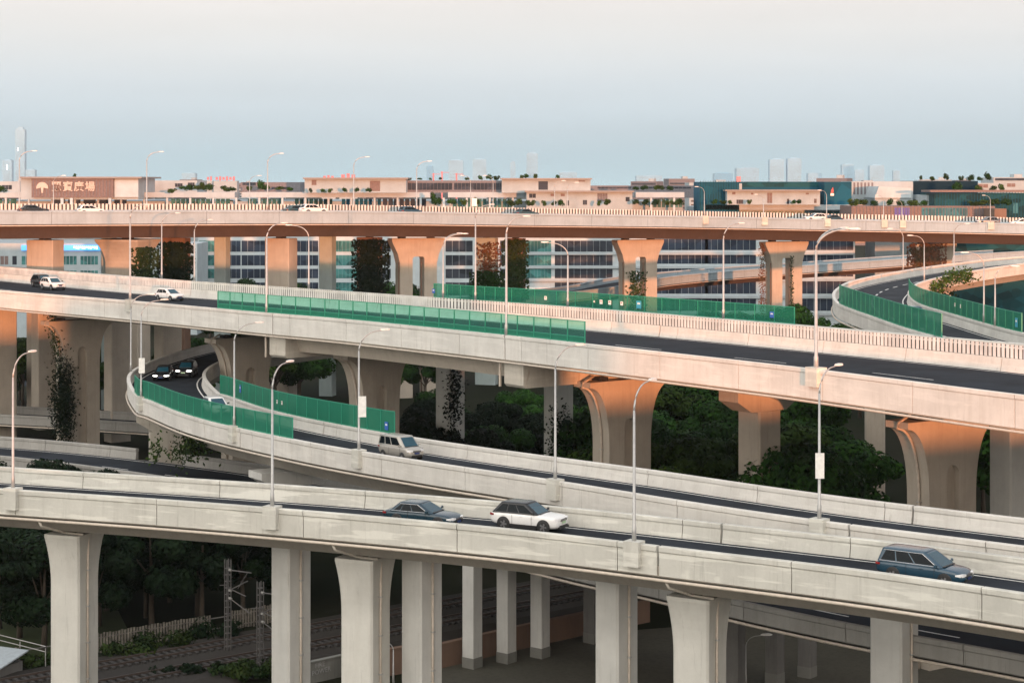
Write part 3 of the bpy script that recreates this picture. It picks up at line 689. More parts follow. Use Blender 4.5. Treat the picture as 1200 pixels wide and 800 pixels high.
def fplate(path,px,u,v,w,h,mat,label,lo=0):
    q=path.find(px,u,lo=lo); p,t,n=path.at(q); c=path.pt(q,u,v); w*=.75; h*=.75; T=thing('fence_sign',label,'small sign',tuple(c),math.atan2(t.y,t.x))
    m=MB(); m.box((0,-.07,0),(w,.04,h)); m.build('plate',M[mat],T)
    m=MB(); m.box((0,-.092,h*.15),(w*.6,.006,h*.2)); m.build('marking',M['white' if mat!='white' else 'tail'],T)
for px,mat,w_,lab in ((640,'white',.5,'small white plate on the long green fence nearest the office sign'),(697,'white',.25,'narrow white plate on the long green fence'),(704,'white',.55,'small white plate next to the narrow one on the long green fence'),(716,'white',.55,'small white plate on the long green fence in the middle of the row'),(729,'white',.5,'small white plate on the long green fence before the vine-footed pier'),(750,'sign_t',.95,'blue plate on the long green fence between the orange pier legs'),(508.5,'sign_b',.6,'dark blue plate at the start of the long green fence'),(906,'sign_b',.7,'blue plate near the end of the long green fence')):
    fplate(pV,px,WV-.16,.75,w_,w_*1.1,mat,lab)
fplate(pB,454,8.24,.6,.7,.9,'sign_b','blue plate on the green fence just above the beige van',qB0+10)
fplate(pB,282,8.24,1.1,.55,1.0,'sign_b','blue plate on the inner green fence by the shaded tulip pier',qB0)
for px in (326,331): fplate(pB,px,8.24,.9,.28,.45,'white','tiny white plate on the inner green fence of the bend',qB0)
fplate(pR,1192,WR-.16,.8,.8,1.1,'sign_t','teal plate at the end of the loop ramp inner fence',qRm+4)
for px in (1120,1126): fplate(pR,px,WR-.16,1.0,.3,.5,'white','tiny white plate on the inner green fence of the loop ramp',qRm+4)
for o in COL.objects:
    if o.name.startswith('fence_sign') and 'tiny' in o.get('label',''): o['group']='tiny white plates on the loop ramp fence' if 'loop' in o['label'] else 'tiny white plates on the bend fence'
# ------------------------------------------------------------------ cars
def rrect(xr,xf,w,z,rf,rr,n=4):
    """rounded rectangle ring (corner radii front rf, rear rr) counter-clockwise"""
    pts=[]
    for cx,cy,r,a0 in ((xf-rf,w-rf,rf,90),(xr+rr,w-rr,rr,180),(xr+rr,-w+rr,rr,270),(xf-rf,-w+rf,rf,0)):
        for k in range(n):
            a=R(a0-90+90*k/(n-1)); 
            pts.append((cx+r*math.cos(a),cy+r*math.sin(a),z))
    return pts
def car(kind,pmat,label,cat,lights_on=False,roofmat=None,cabmat=None,plate='plate_b',rim='rim',detail=True):
    S=dict(
     suv=dict(L=4.64,W=1.90,H=1.70,belt=1.08,hood=1.05,nose=.90,xfb=1.02,xrb=-2.16,xfr=.15,xrr=-1.62,wr=.385,wb=2.70,fx=1.40),
     sedan=dict(L=4.9,W=1.88,H=1.46,belt=.92,hood=.88,nose=.68,xfb=1.05,xrb=-1.98,xfr=.15,xrr=-1.35,wr=.34,wb=2.85,fx=1.48),
     hatch=dict(L=4.2,W=1.76,H=1.50,belt=.94,hood=.90,nose=.70,xfb=1.05,xrb=-1.95,xfr=.12,xrr=-1.60,wr=.32,wb=2.58,fx=1.30),
     mpv=dict(L=4.95,W=1.90,H=1.72,belt=1.02,hood=.96,nose=.76,xfb=1.35,xrb=-2.36,xfr=.35,xrr=-2.12,wr=.35,wb=2.90,fx=1.50),
     van=dict(L=4.45,W=1.72,H=1.88,belt=1.10,hood=1.06,nose=.88,xfb=1.50,xrb=-2.16,xfr=.72,xrr=-2.02,wr=.31,wb=2.72,fx=1.38))[kind]
    T=thing('parked_car' if False else 'car',label,cat)
    L,W,H=S['L'],S['W'],S['H']; hw=W/2; belt=S['belt']; xf=L/2; xr=-L/2; fx=S['fx']; rx=fx-S['wb']; wr=S['wr']
    # body
    rear_t=belt if kind not in('sedan',) else belt-.02
    st=[(xr,.52,rear_t-.22,.70),(xr+.05,.40,rear_t-.05,.86),(xr+.22,.30,rear_t,.95),(rx,.24,belt,1.0),(-.2,.22,belt,1.0),(S['xfb']-.25,.22,belt-.005,1.0),
        (S['xfb']+.1,.22,S['hood']+.01,.99),((S['xfb']+xf)/2+.1,.23,S['hood']-.03,.975),(xf-.30,.26,S['nose']+.09,.93),(xf-.10,.30,S['nose'],.84),(xf,.40,S['nose']-.16,.68)]
    rings=[]
    for x,zb,zt,k in st:
        w_=hw*k; half=[(0,zb),(w_*.75,zb),(w_*.97,zb+.10),(w_,(zb*.6+zt*.4)),(w_*.995,zt-.16),(w_*.965,zt-.06),(w_*.86,zt),(0,zt+.035)]
        rings.append([(x,-y,z) for y,z in half]+[(x,y,z) for y,z in half[-2:0:-1]])
    m=MB(); m.smooth=True; m.loft(rings); bo=m.build('body',M[pmat],T)
    sb=bo.modifiers.new('smooth','SUBSURF'); sb.levels=1; sb.render_levels=1
    # cabin shell
    xfb,xrb,xfr,xrr=S['xfb'],S['xrb'],S['xfr'],S['xrr']; tw=.80 if kind!='van' else .86
    wb_=hw*.95; wr_=hw*tw
    def lev(f,inset=0,z=None):
        zz=belt-.03+(H-.07-belt+.03)*f if z is None else z
        return xrb+(xrr-xrb)*f+inset, xfb+(xfr-xfb)*f-inset, wb_+(wr_-wb_)*f-inset, zz
    rg=[]
    for f,ins,z in ((0,0,None),(1,0,None),(1,.05,H-.035),(1,.16,H-.008),(1,.40,H)):
        a,b,c,z_=lev(f,ins,z); rg.append(rrect(a,b,c,z_,.22,.16))
    m=MB(); m.smooth=True; m.loft(rg[:2],cap=False); m.build('cabin',M[cabmat or pmat],T)
    m=MB(); m.smooth=True; m.loft([rg[1],rg[2],rg[3],rg[4]]); m.build('roof',M[roofmat or pmat],T)
    def side(u,f,s,off=.012):
        a,b,c,z=lev(f); return (a+.16+(b-.22-a-.16)*u,s*(c+off),z)
    cuts={'suv':[(.02,.30),(.33,.62),(.65,.985)],'sedan':[(.06,.22),(.25,.56),(.59,.98)],'hatch':[(.03,.22),(.25,.58),(.61,.98)],'mpv':[(.02,.28),(.31,.61),(.64,.985)],'van':[(.02,.27),(.31,.56),(.60,.97)]}[kind]
    for s in (-1,1):
        for i,(u0,u1) in enumerate(cuts):
            m=MB(); f0,f1=.14,.90
            k0=.10 if i==0 else 0; k1=0
            m.loft([[side(u0,f0,s),side(u1,f0,s),side(u1-k1,f1,s),side(u0+k0*.4,f1,s)],[side(u0,f0,s,-.02),side(u1,f0,s,-.02),side(u1-k1,f1,s,-.02),side(u0+k0*.4,f1,s,-.02)]])
            m.build('side_window',M['cglass'],T)
    def end(v,f,front,off=.012):
        a,b,c,z=lev(f); x=(b+off) if front else (a-off); return (x,v*(c-.20),z)
    for front,nm in ((True,'windscreen'),(False,'rear_window')):
        m=MB(); f0,f1=(.06,.93) if front else (.18,.9)
        m.loft([[end(-1,f0,front,o_),end(1,f0,front,o_),end(1,f1,front,o_),end(-1,f1,front,o_)] for o_ in (.014,-.02)]); m.build(nm,M['wglass' if front else 'cglass'],T)
    # wheels
    for x in (fx,rx):
        for s in (-1,1):
            m=MB(); m.smooth=True; m.disc((x,s*(hw-.012),wr+.02),(0,s,0),0.0,wr+.055,.05,24); m.build('wheel_arch',M['black'],T)
            wh=MB(); wh.smooth=True; wh.disc((x,s*(hw-.075),wr),(0,s,0),wr*.62,wr,.21,24); wo=wh.build('wheel',M['rubber'],T)
            m=MB(); m.disc((x,s*(hw+.028),wr),(0,s,0),0.0,wr*.17,.02,12)
            for k in range(5):
                a=2*math.pi*k/5; d=Vector((math.cos(a),0,math.sin(a))); e_=Vector((-d.z,0,d.x)); c=Vector((x,s*(hw+.022),wr))
                m.loft([[c+d*wr*.10+e_*.045,c+d*wr*.64+e_*.06,c+d*wr*.64-e_*.06,c+d*wr*.10-e_*.045],[c+d*wr*.10+e_*.045-Vector((0,s*.03,0)),c+d*wr*.64+e_*.06-Vector((0,s*.03,0)),c+d*wr*.64-e_*.06-Vector((0,s*.03,0)),c+d*wr*.10-e_*.045-Vector((0,s*.03,0))]])
            m.build('rim',M[rim],wo)
    # front details
    hz=S['nose']-.06
    for s in (-1,1):
        m=MB(); rg2=[]
        for x,y,h_ in ((xf-.015,.42*hw,.05),(xf-.075,.68*hw,.075),(xf-.20,.86*hw,.07),(xf-.42,.945*hw,.035)):
            rg2.append([(x+.03,s*y,hz+h_),(x+.03,s*(y+.02),hz-h_),(x-.08,s*y*.9,hz-h_),(x-.08,s*y*.9,hz+h_)])
        m.loft(rg2); m.build('headlight',M['hl_on' if lights_on else 'hl'],T)
        m=MB(); m.box((xr+.08,s*hw*.70,belt-.16),(.12,hw*.30,.11)); m.box((xr+.20,s*hw*.91,belt-.16),(.22,hw*.10,.10)); m.build('tail_light',M['tail'],T)
        m=MB(); m.loft([[(xfb-.32,s*(hw*.93),belt+.02),(xfb-.32,s*(hw*.93),belt+.10),(xfb-.26,s*(hw*.93),belt+.1),(xfb-.26,s*(hw*.93),belt+.02)],[(xfb-.36,s*(hw+.19),belt+.02),(xfb-.36,s*(hw+.19),belt+.17),(xfb-.24,s*(hw+.17),belt+.15),(xfb-.24,s*(hw+.17),belt+.02)]]); m.build('wing_mirror',M[pmat if kind!='suv' else 'black'],T)
    m=MB(); m.box((xf-.03,0,hz-.05),(.10,hw*.82,.11)); m.build('grille',M['black'],T)
    m=MB(); m.box((xf-.06,0,.42),(.12,hw*1.1,.13)); m.build('lower_intake',M['black'],T)
    m=MB(); m.box((xf+.022,0,hz-.19),(.015,.46,.14)); m.build('number_plate',M[plate],T)
    m=MB(); m.box((xf+.024,0,hz-.05),(.02,hw*.8,.022)); m.build('grille_bar',M['chrome'],T)
    if kind=='suv':
        m=MB()
        for s in (-1,1): m.box(((fx+rx)/2,s*(hw-.005),.36),(S['wb']-2*wr-.12,.04,.16))
        m.box((xf-.02,0,.36),(.12,hw*1.3,.12)); m.build('cladding',M['black'],T)
    if detail:
        m=MB()
        m.box((xfb-.02,0,belt+.012),(.16,wb_*1.5,.03)); m.build('cowl',M['black'],T)
        m=MB()
        for s in (-1,1):
            for x in (xfb-.42,(xfb+xrb)/2-.15): m.box((x,s*(hw*.998),.64),(.015,.012,.66))
            m.box(((fx+rx)/2,s*hw*.985,.27),(S['wb']-2*wr-.2,.05,.12))
        m.build('door_seam',M['black'],T)
        m=MB()
        for s in (-1,1):
            for x in (xfb-1.15,(xfb+xrb)/2-.75): m.box((x,s*(hw+.004),belt-.17),(.20,.03,.03))
        m.build('door_handle',M[pmat],T)
    if kind in('sedan','mpv'):
        m=MB(); m.smooth=False
        for s in (-1,1):
            for f in (.08,.93):
                m.tube([side(u,f,s,.015) for u in (.0,.5,1.0)],.014,4)
            m.tube([side(1.0,f,s,.015) for f in (.08,.93)],.014,4)
        m.build('window_trim',M['chrome'],T)
    return T
def put(T,path,px,u,lo=0,rev=False,hi=None):
    q=path.find(px,u,lo=lo,hi=hi); p,t,n=path.at(q); c=path.pt(q,u,-path.rh+.004)
    T.location=c; T.rotation_euler=(0,0,math.atan2(t.y,t.x)+(math.pi if rev else 0))
    a=path.pt(q-2,u,0); b=path.pt(q+2,u,0); T.rotation_euler[1]=-math.atan2((b-a).z,(b-a).xy.length)*(-1 if rev else 1)
    return T
put(car('suv','p_white','white crossover with black roof driving on the lowest ramp','car',roofmat='p_black',cabmat='p_black',plate='plate_g',rim='rimd'),pA,620,5.7)
put(car('sedan','p_navy','dark navy saloon half hidden behind the lowest ramp parapet','car'),pA,498,4.1)
put(car('mpv','p_blue','blue-grey people carrier on the lowest ramp near the frame edge','car',plate='plate_b'),pA,1084,4.2)
put(car('van','p_beige','champagne minivan driving down the curved ramp','van'),pB,470,4.6,lo=qB0+20)
put(car('hatch','p_white','white hatchback on the main viaduct before the light green fence','car'),pV,199,13.2)
put(car('suv','p_white','white compact car in front of a dark car on the main viaduct','car'),pV,62,14.2)
put(car('suv','p_black','dark car following the white compact on the main viaduct','car'),pV,50,16.2)
put(car('suv','p_white','white off-roader behind the dense green fence in the ramp bend','car'),pB,253,5.2,lo=qB0)
put(car('suv','p_black','black car with white lit front coming round the ramp bend','car',lights_on=True,plate='plate_g'),pB,219,5.6,lo=0,hi=qB0-2)
put(car('sedan','p_black','black car with two lit headlamps deepest in the ramp bend','car',lights_on=True),pB,181,3.4,lo=0,hi=qB0-9)
for px,u,kind,pm,lab,rev in ((106,3,'hatch','p_white','white car on the top deck below the plaza sign',0),(367,3,'suv','p_white','white crossover on the top deck nearest the tall lamp',0),(350,9,'sedan','p_teal','teal car behind the white crossover on the top deck',0),(481,3,'hatch','p_blue','pale blue small car on the top deck before the long glazed storey',0),(617,3.5,'sedan','p_teal','dark teal saloon on the top deck under the pink penthouse',0),(40,9,'sedan','p_black','dark car behind the slatted barrier below the sign wall emblem',0),(955,4,'suv','p_white','white crossover on the top deck below the teal box with red mark',1),(972,8,'sedan','p_navy','dark saloon beside the white crossover on the top deck',1),(1157,4,'suv','p_grey','grey car on the top deck by the red-brown box',1),(1196,4,'hatch','p_white','white car on the top deck cut by the frame edge',1)):
    put(car(kind,pm,lab,'car',detail=False),pT,px,u,rev=bool(rev))
put(car('suv','p_blue','blue car with red rear lamps driving up the loop ramp','car'),pR,1068,5.6,rev=True,lo=0)
c=car('sedan','p_red','red car on the ground road at the frame edge','car',detail=False); p=WD(4,446,CH); c.location=(p[0],p[1],.06); c.rotation_euler=(0,0,R(12))
# ------------------------------------------------------------------ ground
def groundmat():
    m,nt,b=NT('earth'); L=nt.links
    n1=noise(nt,wpos(nt),.045,5); n2=noise(nt,wpos(nt),.6,4)
    c=mixc(nt,ramp(nt,n1,.42,.6),(.013,.018,.008),(.024,.023,.014)); c=mixc(nt,mul(nt,n2,.5),c,(.007,.010,.004))
    L.new(c,b.inputs['Base Color']); b.inputs['Roughness'].default_value=.95; b.inputs['Specular IOR Level'].default_value=.1
    return m
m=MB(); m.add([(-9000,-700,0),(9000,-700,0),(9000,14000,0),(-9000,14000,0)],[(0,1,2,3)]); struct(m.build('ground',groundmat()))
def sheet(name,poly,z,mat,kind='structure'):
    m=MB(); m.add([(x,y,z) for x,y in poly],[tuple(range(len(poly)))]); o=m.build(name,mat); o['kind']=kind; return o
M['lawn']=concrete('lawn',(.045,.065,.018),(.03,.035,.012),.6)
M['yard']=concrete('yard_ground',(.080,.076,.058),(.032,.030,.024),.9)
M['ballast']=concrete('ballast',(.030,.025,.020),(.015,.012,.010),.8)
def g(px,py,z=0): return WD(px,py,CH-z)[:2]
sheet('lawn',[g(-90,768),g(100,768),g(150,738),g(130,698),g(-120,698)],.02,M['lawn'])
sheet('yard',[g(430,830),g(1240,860),g(1240,700),g(690,742),g(515,782)],.012,M['yard'])
rv=Vector((.772,.636)); rn=Vector((-.636,.772)); r0=Vector(g(232,778))
def rl(a,b): w_=r0+rv*a+rn*b; return (w_.x,w_.y)
m=MB(); m.loft([[(*rl(a,-6.5),0.0),(*rl(a,-5.2),.45),(*rl(a,5.2),.45),(*rl(a,6.5),0.0)] for a in (-40,90)]); struct(m.build('track_bed',M['ballast']))
M['rail']=simple('rail_steel',(.09,.07,.06),.5,.4); M['sleeper2']=simple('worn_white_spray',(.34,.34,.33),.8); M['sleeper']=simple('sleeper',(.045,.042,.04),.9)
for off,lab in ((-2.4,'railway track with rust-brown rails nearest the pale piers'),(2.4,'railway track with rust-brown rails closest to the picket fence')):
    T=thing('railway_track',lab,'railway track',(*rl(10,off),.45))
    for s in (-.72,.72):
        m=MB(); m.loft([[(*rl(a,off+s-.06),.56),(*rl(a,off+s-.06),.72),(*rl(a,off+s+.06),.72),(*rl(a,off+s+.06),.56)] for a in (-40,90)]); wpart(T,m,'rail',M['rail'])
    m=MB()
    for k in range(200): m.box((*rl(-39+k*.64,off),.53),(.26,2.5,.14),rv)
    wpart(T,m,'sleeper',M['sleeper'])
# retaining walls, picket fence
def wall(name,label,pts,h,th,mat,z=0,cat='wall'):
    c=pts[len(pts)//2]; T=None; m=MB()
    for (x0,y0),(x1,y1) in zip(pts,pts[1:]):
        d=Vector((x1-x0,y1-y0)); m.box(((x0+x1)/2,(y0+y1)/2,z+h/2),(d.length,th,h),d.normalized())
        m.box(((x0+x1)/2,(y0+y1)/2,z+h+.05),(d.length,th+.12,.1),d.normalized())
    o=m.build(name,M[mat]); tag(o,label,cat); return o
wall('retaining_wall','brown low wall rising behind the three short columns',[g(512,783),g(600,762),g(700,740),g(760,728)],1.75,.35,'con_brown')
wall('retaining_wall','dim concrete wall with white graffiti at the foot of the flared pier',[g(338,806),g(408,790)],1.5,.3,'con_base')
wall('retaining_wall','brown wall piece between the flared pier and the plain column',[g(405,800),g(500,783)],1.9,.35,'con_brown')
def text(body,size,loc,rot,mat,name,label=None,cat=None,ext=.03,parent=None,bold=0.0):
    cu=bpy.data.curves.new('lettering','FONT'); cu.body=body; cu.size=size; cu.extrude=ext; cu.align_x='CENTER'; cu.align_y='CENTER'; cu.offset=bold; cu.resolution_u=2
    o=bpy.data.objects.new('tmp',cu); COL.objects.link(o); dg=bpy.context.evaluated_depsgraph_get(); me=bpy.data.meshes.new_from_object(o.evaluated_get(dg)); bpy.data.objects.remove(o)
    me.materials.clear(); me.materials.append(mat)
    n=bpy.data.objects.new(name,me); COL.objects.link(n); n.location=loc; n.rotation_euler=rot
    if parent: n.parent=parent
    if label: tag(n,label,cat)
    return n
a=Vector(g(338,806)); b_=Vector(g(408,790)); dd=(b_-a).normalized(); nn=Vector((dd.y,-dd.x)); c=a.lerp(b_,.5)+nn*.165
for k,(s,z) in enumerate((('FIRE',1.22),('POWER',.78))):
    text(s,.5,(c.x+.1*k,c.y,z),(R(90),R(-3),math.atan2(dd.y,dd.x)),M['sleeper2'],'graffiti',('upper','lower')[k]+' line of white graffiti lettering on the dim concrete wall','graffiti',.004)
# picket fence along the railway
T=thing('picket_fence','pale picket fence with gaps along the far side of the railway','fence',(*rl(-2,7.6),0))
m=MB(); m2=MB(); random.seed(5)
for k in range(150):
    a=-26+k*.26
    if math.sin(a*.8)+math.sin(a*.37+1)<-.9: continue
    m.box((*rl(a,7.6),.85+random.uniform(-.05,.05)),(.17,.04,1.5),rv)
wpart(T,m,'picket_slat',simple('pale_picket',(.16,.145,.12),.8,var=.5))
for z in (.4,1.25): m2.box((*rl(-6.5,7.65),z),(39,.05,.08),rv)
wpart(T,m2,'rail',M['con_dark'])
# catenary masts
def mast(px,pyt,pyb,label):
    p=WD(px,pyb,CH); H=zof(pyt,p[1]); T=thing('catenary_mast',label,'catenary mast',(p[0],p[1],0),math.atan2(rn.y,rn.x))
    m=MB()
    for x in (-.17,.17):
        for y in (-.17,.17): m.box((x,y,H/2),(.07,.07,H))
    for k in range(int(H/.5)): m.box((0,0,.25+k*.5),(.36,.36,.06))
    m.build('lattice_post',M['mast'],T)
    m=MB()
    for pts,r in (([(-.1,0,H-.8),(-3.4,0,H-.5)],.05),([(-.1,0,H-2.4),(-2.9,0,H-1.2)],.045),([(-.1,0,H-2.9),(-3.2,0,H-3.6)],.04),([(-2.9,0,H-.55),(-1.5,0,H-2.0)],.035),([(-.1,0,H-2.2),(-2.6,0,H-2.4)],.04),([(.2,0,H-2.0),(1.2,0,H-2.2)],.035)): m.tube(pts,r,6)
    m.build('cantilever',M['mast'],T)
    for x,z in ((-.35,H-.78),(-.35,H-2.35),(-.35,H-2.95)):
        m=MB(); m.tube([(x-.15,0,z),(x+.15,0,z)],.10,8); m.build('insulator',M['con_mid'],T)
mast(267,655,768,'taller lattice catenary mast beside the railway'); mast(305,681,787,'shorter lattice catenary mast close to the plain column')
# small shed and railing bottom corner
p=g(-15,792); T=thing('shed','low shed with pale sheet roof below the lawn','shed',(p[0],p[1],0),R(-25))
m=MB(); m.box((0,0,.55),(4.4,2.6,1.1)); m.build('wall',M['con_dark'],T)
m=MB(); m.loft([[(-2.5,-1.6,1.1),(-2.5,1.6,1.75),(-2.5,1.6,1.85),(-2.5,-1.6,1.2)],[(2.5,-1.6,1.1),(2.5,1.6,1.75),(2.5,1.6,1.85),(2.5,-1.6,1.2)]]); m.build('roof',simple('pale_sheet',(.42,.47,.5),.4),T)
T=thing('guard_railing','thin steel railing beside the shed','railing',(p[0]+1,p[1]+3,0),R(-25))
m=MB()
for z in (1.7,2.1): m.tube([(-4,0,z+.4),(3.2,0,z-.3)],.035,6)
for x in (-4,-1.6,.8,3.2): m.tube([(x,0,0),(x,0,2.4-.1*(x+4))],.04,6)
m.build('rail',M['galv'],T)
# ------------------------------------------------------------------ vegetation
rnd=random.Random(11)
def leafcloud(m,c,r,n,s,flat=.8,shell=.55):
    for _ in range(n):
        while True:
            d=Vector((rnd.uniform(-1,1),rnd.uniform(-1,1),rnd.uniform(-1,1)))
            if shell<d.length<=1 or (d.length<=1 and rnd.random()<.15): break
        p=Vector(c)+Vector((d.x*r,d.y*r,d.z*r*flat))
        nrm=(d.normalized()+Vector((rnd.uniform(-1,1),rnd.uniform(-1,1),rnd.uniform(-.4,1)))*.75).normalized()
        a=nrm.cross(Vector((rnd.uniform(-1,1),rnd.uniform(-1,1),rnd.uniform(-1,1)))).normalized(); b=nrm.cross(a); k=s*rnd.uniform(.6,1.3)
        m.add([p-a*k-b*k*.25,p-a*k*.1+b*k*.55,p+a*k+b*k*.2,p+a*k*.1-b*k*.55],[(0,1,2,3)])
def tree_proto(i,H,cr,mat):
    T=thing('tree','tree','tree'); m=MB(); m.smooth=True; th=H*.38
    m.tube([(0,0,-.1),(.05,0,th*.5),(0,.08,th),(.1,.1,H*.72)],[.24,.19,.14,.05],7)
    cl=[(Vector((0,0,H*.80)),cr*.55)]
    for k in range(13):
        a=k*2.4+rnd.uniform(-.4,.4); rr=cr*rnd.uniform(.35,.85); z=H*rnd.uniform(.40,.86)*(1 if rr<cr*.7 else .92)
        c=Vector((math.cos(a)*rr,math.sin(a)*rr,z)); cl.append((c,cr*rnd.uniform(.26,.46)))
        if k<7: m.tube([(0,0,th*rnd.uniform(.7,1.1)),(c.x*.5,c.y*.5,(th+c.z)*.5),tuple(c)],[.09,.06,.02],5)
    m.build('trunk',M['bark'],T)
    m=MB()
    for c,r in cl: leafcloud(m,c,r,int(150+330*r*r/1.2),.205)
    m.build('crown',M[mat],T,recalc=False)
    return T
protos=[tree_proto(i,h,r,mt) for i,(h,r,mt) in enumerate(((9,3.6,'leaf'),(10.5,3.3,'leaf'),(8,3.9,'leaf'),(9.5,3.0,'leaf2'),(9,3.7,'ivyd'),(10,3.4,'ivyd')))]  # last two crowns take near-black leaves to stand in for deep shade
used=set()
def tree(x,y,h,label,group,k=None,cat='tree',name=None,z=0):
    i=k if k is not None else rnd.randrange(4); base=(9,10.5,8,9.5,9,10)[i]
    if i not in used: used.add(i); T=protos[i]
    else: T=copy_tree(protos[i])
    s=h/base; T.location=(x,y,z-.02); T.scale=(s*rnd.uniform(.9,1.15),s*rnd.uniform(.9,1.15),s); T.rotation_euler=(0,0,rnd.uniform(0,6.28)); T['label']=label; T['category']=cat; T['group']=group
    return T
def clearV(x,y):   # keep crowns out of piers
    return True
piers=[o for o in COL.objects if o.name.startswith('bridge_pier')]
def free(x,y,r=3.6): return all((Vector((x,y))-o.location.xy).length>r for o in piers)
def wood(n,x0,x1,y0,y1,h0,h1,label,group,sp=4.2,cond=None,seed=1,ks=None):
    rg=random.Random(seed); pts=[]; tries=0
    while len(pts)<n and tries<6000:
        tries+=1; Y=rg.uniform(y0,y1); px=rg.uniform(x0,x1); x=(px-600)*Y/F
        if not free(x,Y): continue
        if cond and not cond(x,Y): continue
        if any((x-a)**2+(Y-b)**2<sp*sp for a,b in pts): continue
        pts.append((x,Y)); tree(x,Y,rg.uniform(h0,h1),label,group,rg.choice(ks) if ks else None)
def distpath(path,x,y): return min((Vector((x,y))-p.xy).length for p in path.p[::4])
def sideof(path,x,y):   # signed inward distance from the near edge
    i=min(range(0,path.n,3),key=lambda k:(path.p[k].xy-Vector((x,y))).length); p=path.p[i]; t=path.t[i]; return Vector((x-p.x,y-p.y)).dot(Vector((-t.y,t.x)))
notB=lambda x,y: not(-4<sideof(pB,x,y)<13 and distpath(pB,x,y)<15)
def okmid(x,y): return notB(x,y) and sideof(pB,x,y)>0 and not(-3<sideof(pR,x,y)<13 and distpath(pR,x,y)<16)
wood(70,690,1190,150,262,8.5,13.5,'dark broadleaf tree in the wood between the orange piers','wood beyond the curved ramp',cond=okmid,seed=2,sp=4.0)
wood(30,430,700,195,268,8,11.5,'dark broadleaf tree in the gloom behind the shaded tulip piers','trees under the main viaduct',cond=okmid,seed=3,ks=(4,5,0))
notC=lambda x,y: not(-4.5<sideof(pC,x,y)<14 and distpath(pC,x,y)<18) and sideof(pC,x,y)<0
def okleft(x,y):
    w_=Vector((x,y))-r0; return notC(x,y) and w_.dot(rn)>9.5
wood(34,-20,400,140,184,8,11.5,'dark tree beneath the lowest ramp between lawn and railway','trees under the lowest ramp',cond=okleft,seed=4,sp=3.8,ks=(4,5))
wood(12,150,520,290,330,9,15,'dark tree in the shade far under the main viaduct','trees far under the main viaduct',seed=5,cond=lambda x,y:sideof(pV,x,y)>32)
wood(10,-20,140,262,330,8,12,'dark tree glimpsed between the shadowed columns','trees behind the shadowed columns',seed=6)
wood(16,215,470,372,440,12,16,'round dark tree before the office windows under the top deck','trees before the office block',seed=7,cond=lambda x,y:distpath(pE,x,y)>9)
wood(14,790,1010,330,366,9,14,'dark tree under the pink flyover beyond the main viaduct','trees below the distant flyover',seed=8,cond=lambda x,y:distpath(pE,x,y)>13 and sideof(pE,x,y)<0 and not(-4<sideof(pR,x,y)<13 and distpath(pR,x,y)<16))
wood(26,800,1260,215,322,9,15,'dark tree in the hollow around the loop ramp','trees around the loop ramp',seed=9,cond=lambda x,y:sideof(pV,x,y)>33 and not(-3.5<sideof(pR,x,y)<13 and distpath(pR,x,y)<16))
for px,Y,h,lab in ((92,164,11.6,'dusky shrubby tree rising in front of the dark low road'),(125,160,11.0,'low shrubby tree hiding the edge of the dark low road'),(60,166,11.0,'small olive shrub tree at the low road edge under the curved lamp')):
    tree((px-600)*Y/F,Y,h,lab,'shrubby trees beside the low road',3)
# scrub along the railway
for px,py,w_,h_,lab in ((150,772,2.2,1.5,'dark scrub over a gap of the picket fence beside the flared pier'),(190,764,2.6,1.7,'dark scrub hiding part of the picket fence midway'),(245,752,2.4,1.9,'dark scrub leaning on the picket fence by the taller mast'),(215,795,3.2,1.2,'low scrub on the near side of the railway'),(280,797,3.0,1.3,'low scrub at the foot of the shorter mast'),(300,796,1.6,1.7,'tall dark scrub between the shorter mast and the plain column'),(60,783,2.6,1.6,'dark bush on the lawn edge by the shed')):
    m=MB(); p_=WD(px,py,CH)
    for k in range(7): leafcloud(m,(rnd.uniform(-w_,w_)*.8,rnd.uniform(-.5,.5),h_*rnd.uniform(.3,.6)),h_*rnd.uniform(.35,.6),130,.17,.9,.3)
    o=m.build('scrub_bush',M['ivyd' if px%2 else 'ivy'],recalc=False); o.location=(p_[0],p_[1],0); tag(o,lab,'bush','scrub along the railway')
# ivy and vines
def ivy(name,label,cat,mats,pts,n,s,spread):
    m=MB()
    for _ in range(n):
        i=rnd.randrange(len(pts)-1); f=rnd.random(); p=Vector(pts[i]).lerp(Vector(pts[i+1]),f)+Vector((rnd.gauss(0,spread[0]),rnd.gauss(0,spread[1]),rnd.gauss(0,spread[2])))
        a=Vector((rnd.uniform(-1,1),rnd.uniform(-1,1),rnd.uniform(-1,1))).normalized(); b=a.cross(Vector((rnd.uniform(-1,1),rnd.uniform(-1,1),rnd.uniform(-1,1)))).normalized(); k=s*rnd.uniform(.6,1.3)
        m.add([p-a*k,p+b*k*.55,p+a*k,p-b*k*.55],[(0,1,2,3)])
    return tag(m.build(name,M[mats],recalc=False),label,cat)
def P3(px,py,Y): return ((px-600)*Y/F,Y,zof(py,Y))
def pierY(px,path,u): q=path.find(px,u); return path.pt(q,u,0).y
y92=pierY(92,pV,12)
ivy('ivy','dark ivy climbing the side of the farthest tulip pier','climbing plant','ivyd',[P3(74,505,y92-3.2),P3(73,440,y92-3.2)],4600,.17,(.7,.45,1.7))
ivy('ivy','sparse dry ivy up the curved edge of the farthest tulip pier','climbing plant','ivy',[P3(70,440,y92-3),P3(66,400,y92-2.6),P3(58,372,y92-2.2)],700,.15,(.3,.35,.9))
yb=pB.pt(pB.find(228,1,lo=qB0),1,0).y
ivy('vine_bush','tangled vines beside the stubby stained pier of the ramp bend','climbing plant','ivy',[P3(212,535,yb+3),P3(232,512,yb+2),P3(258,516,yb+1)],1100,.2,(.8,.9,.7))
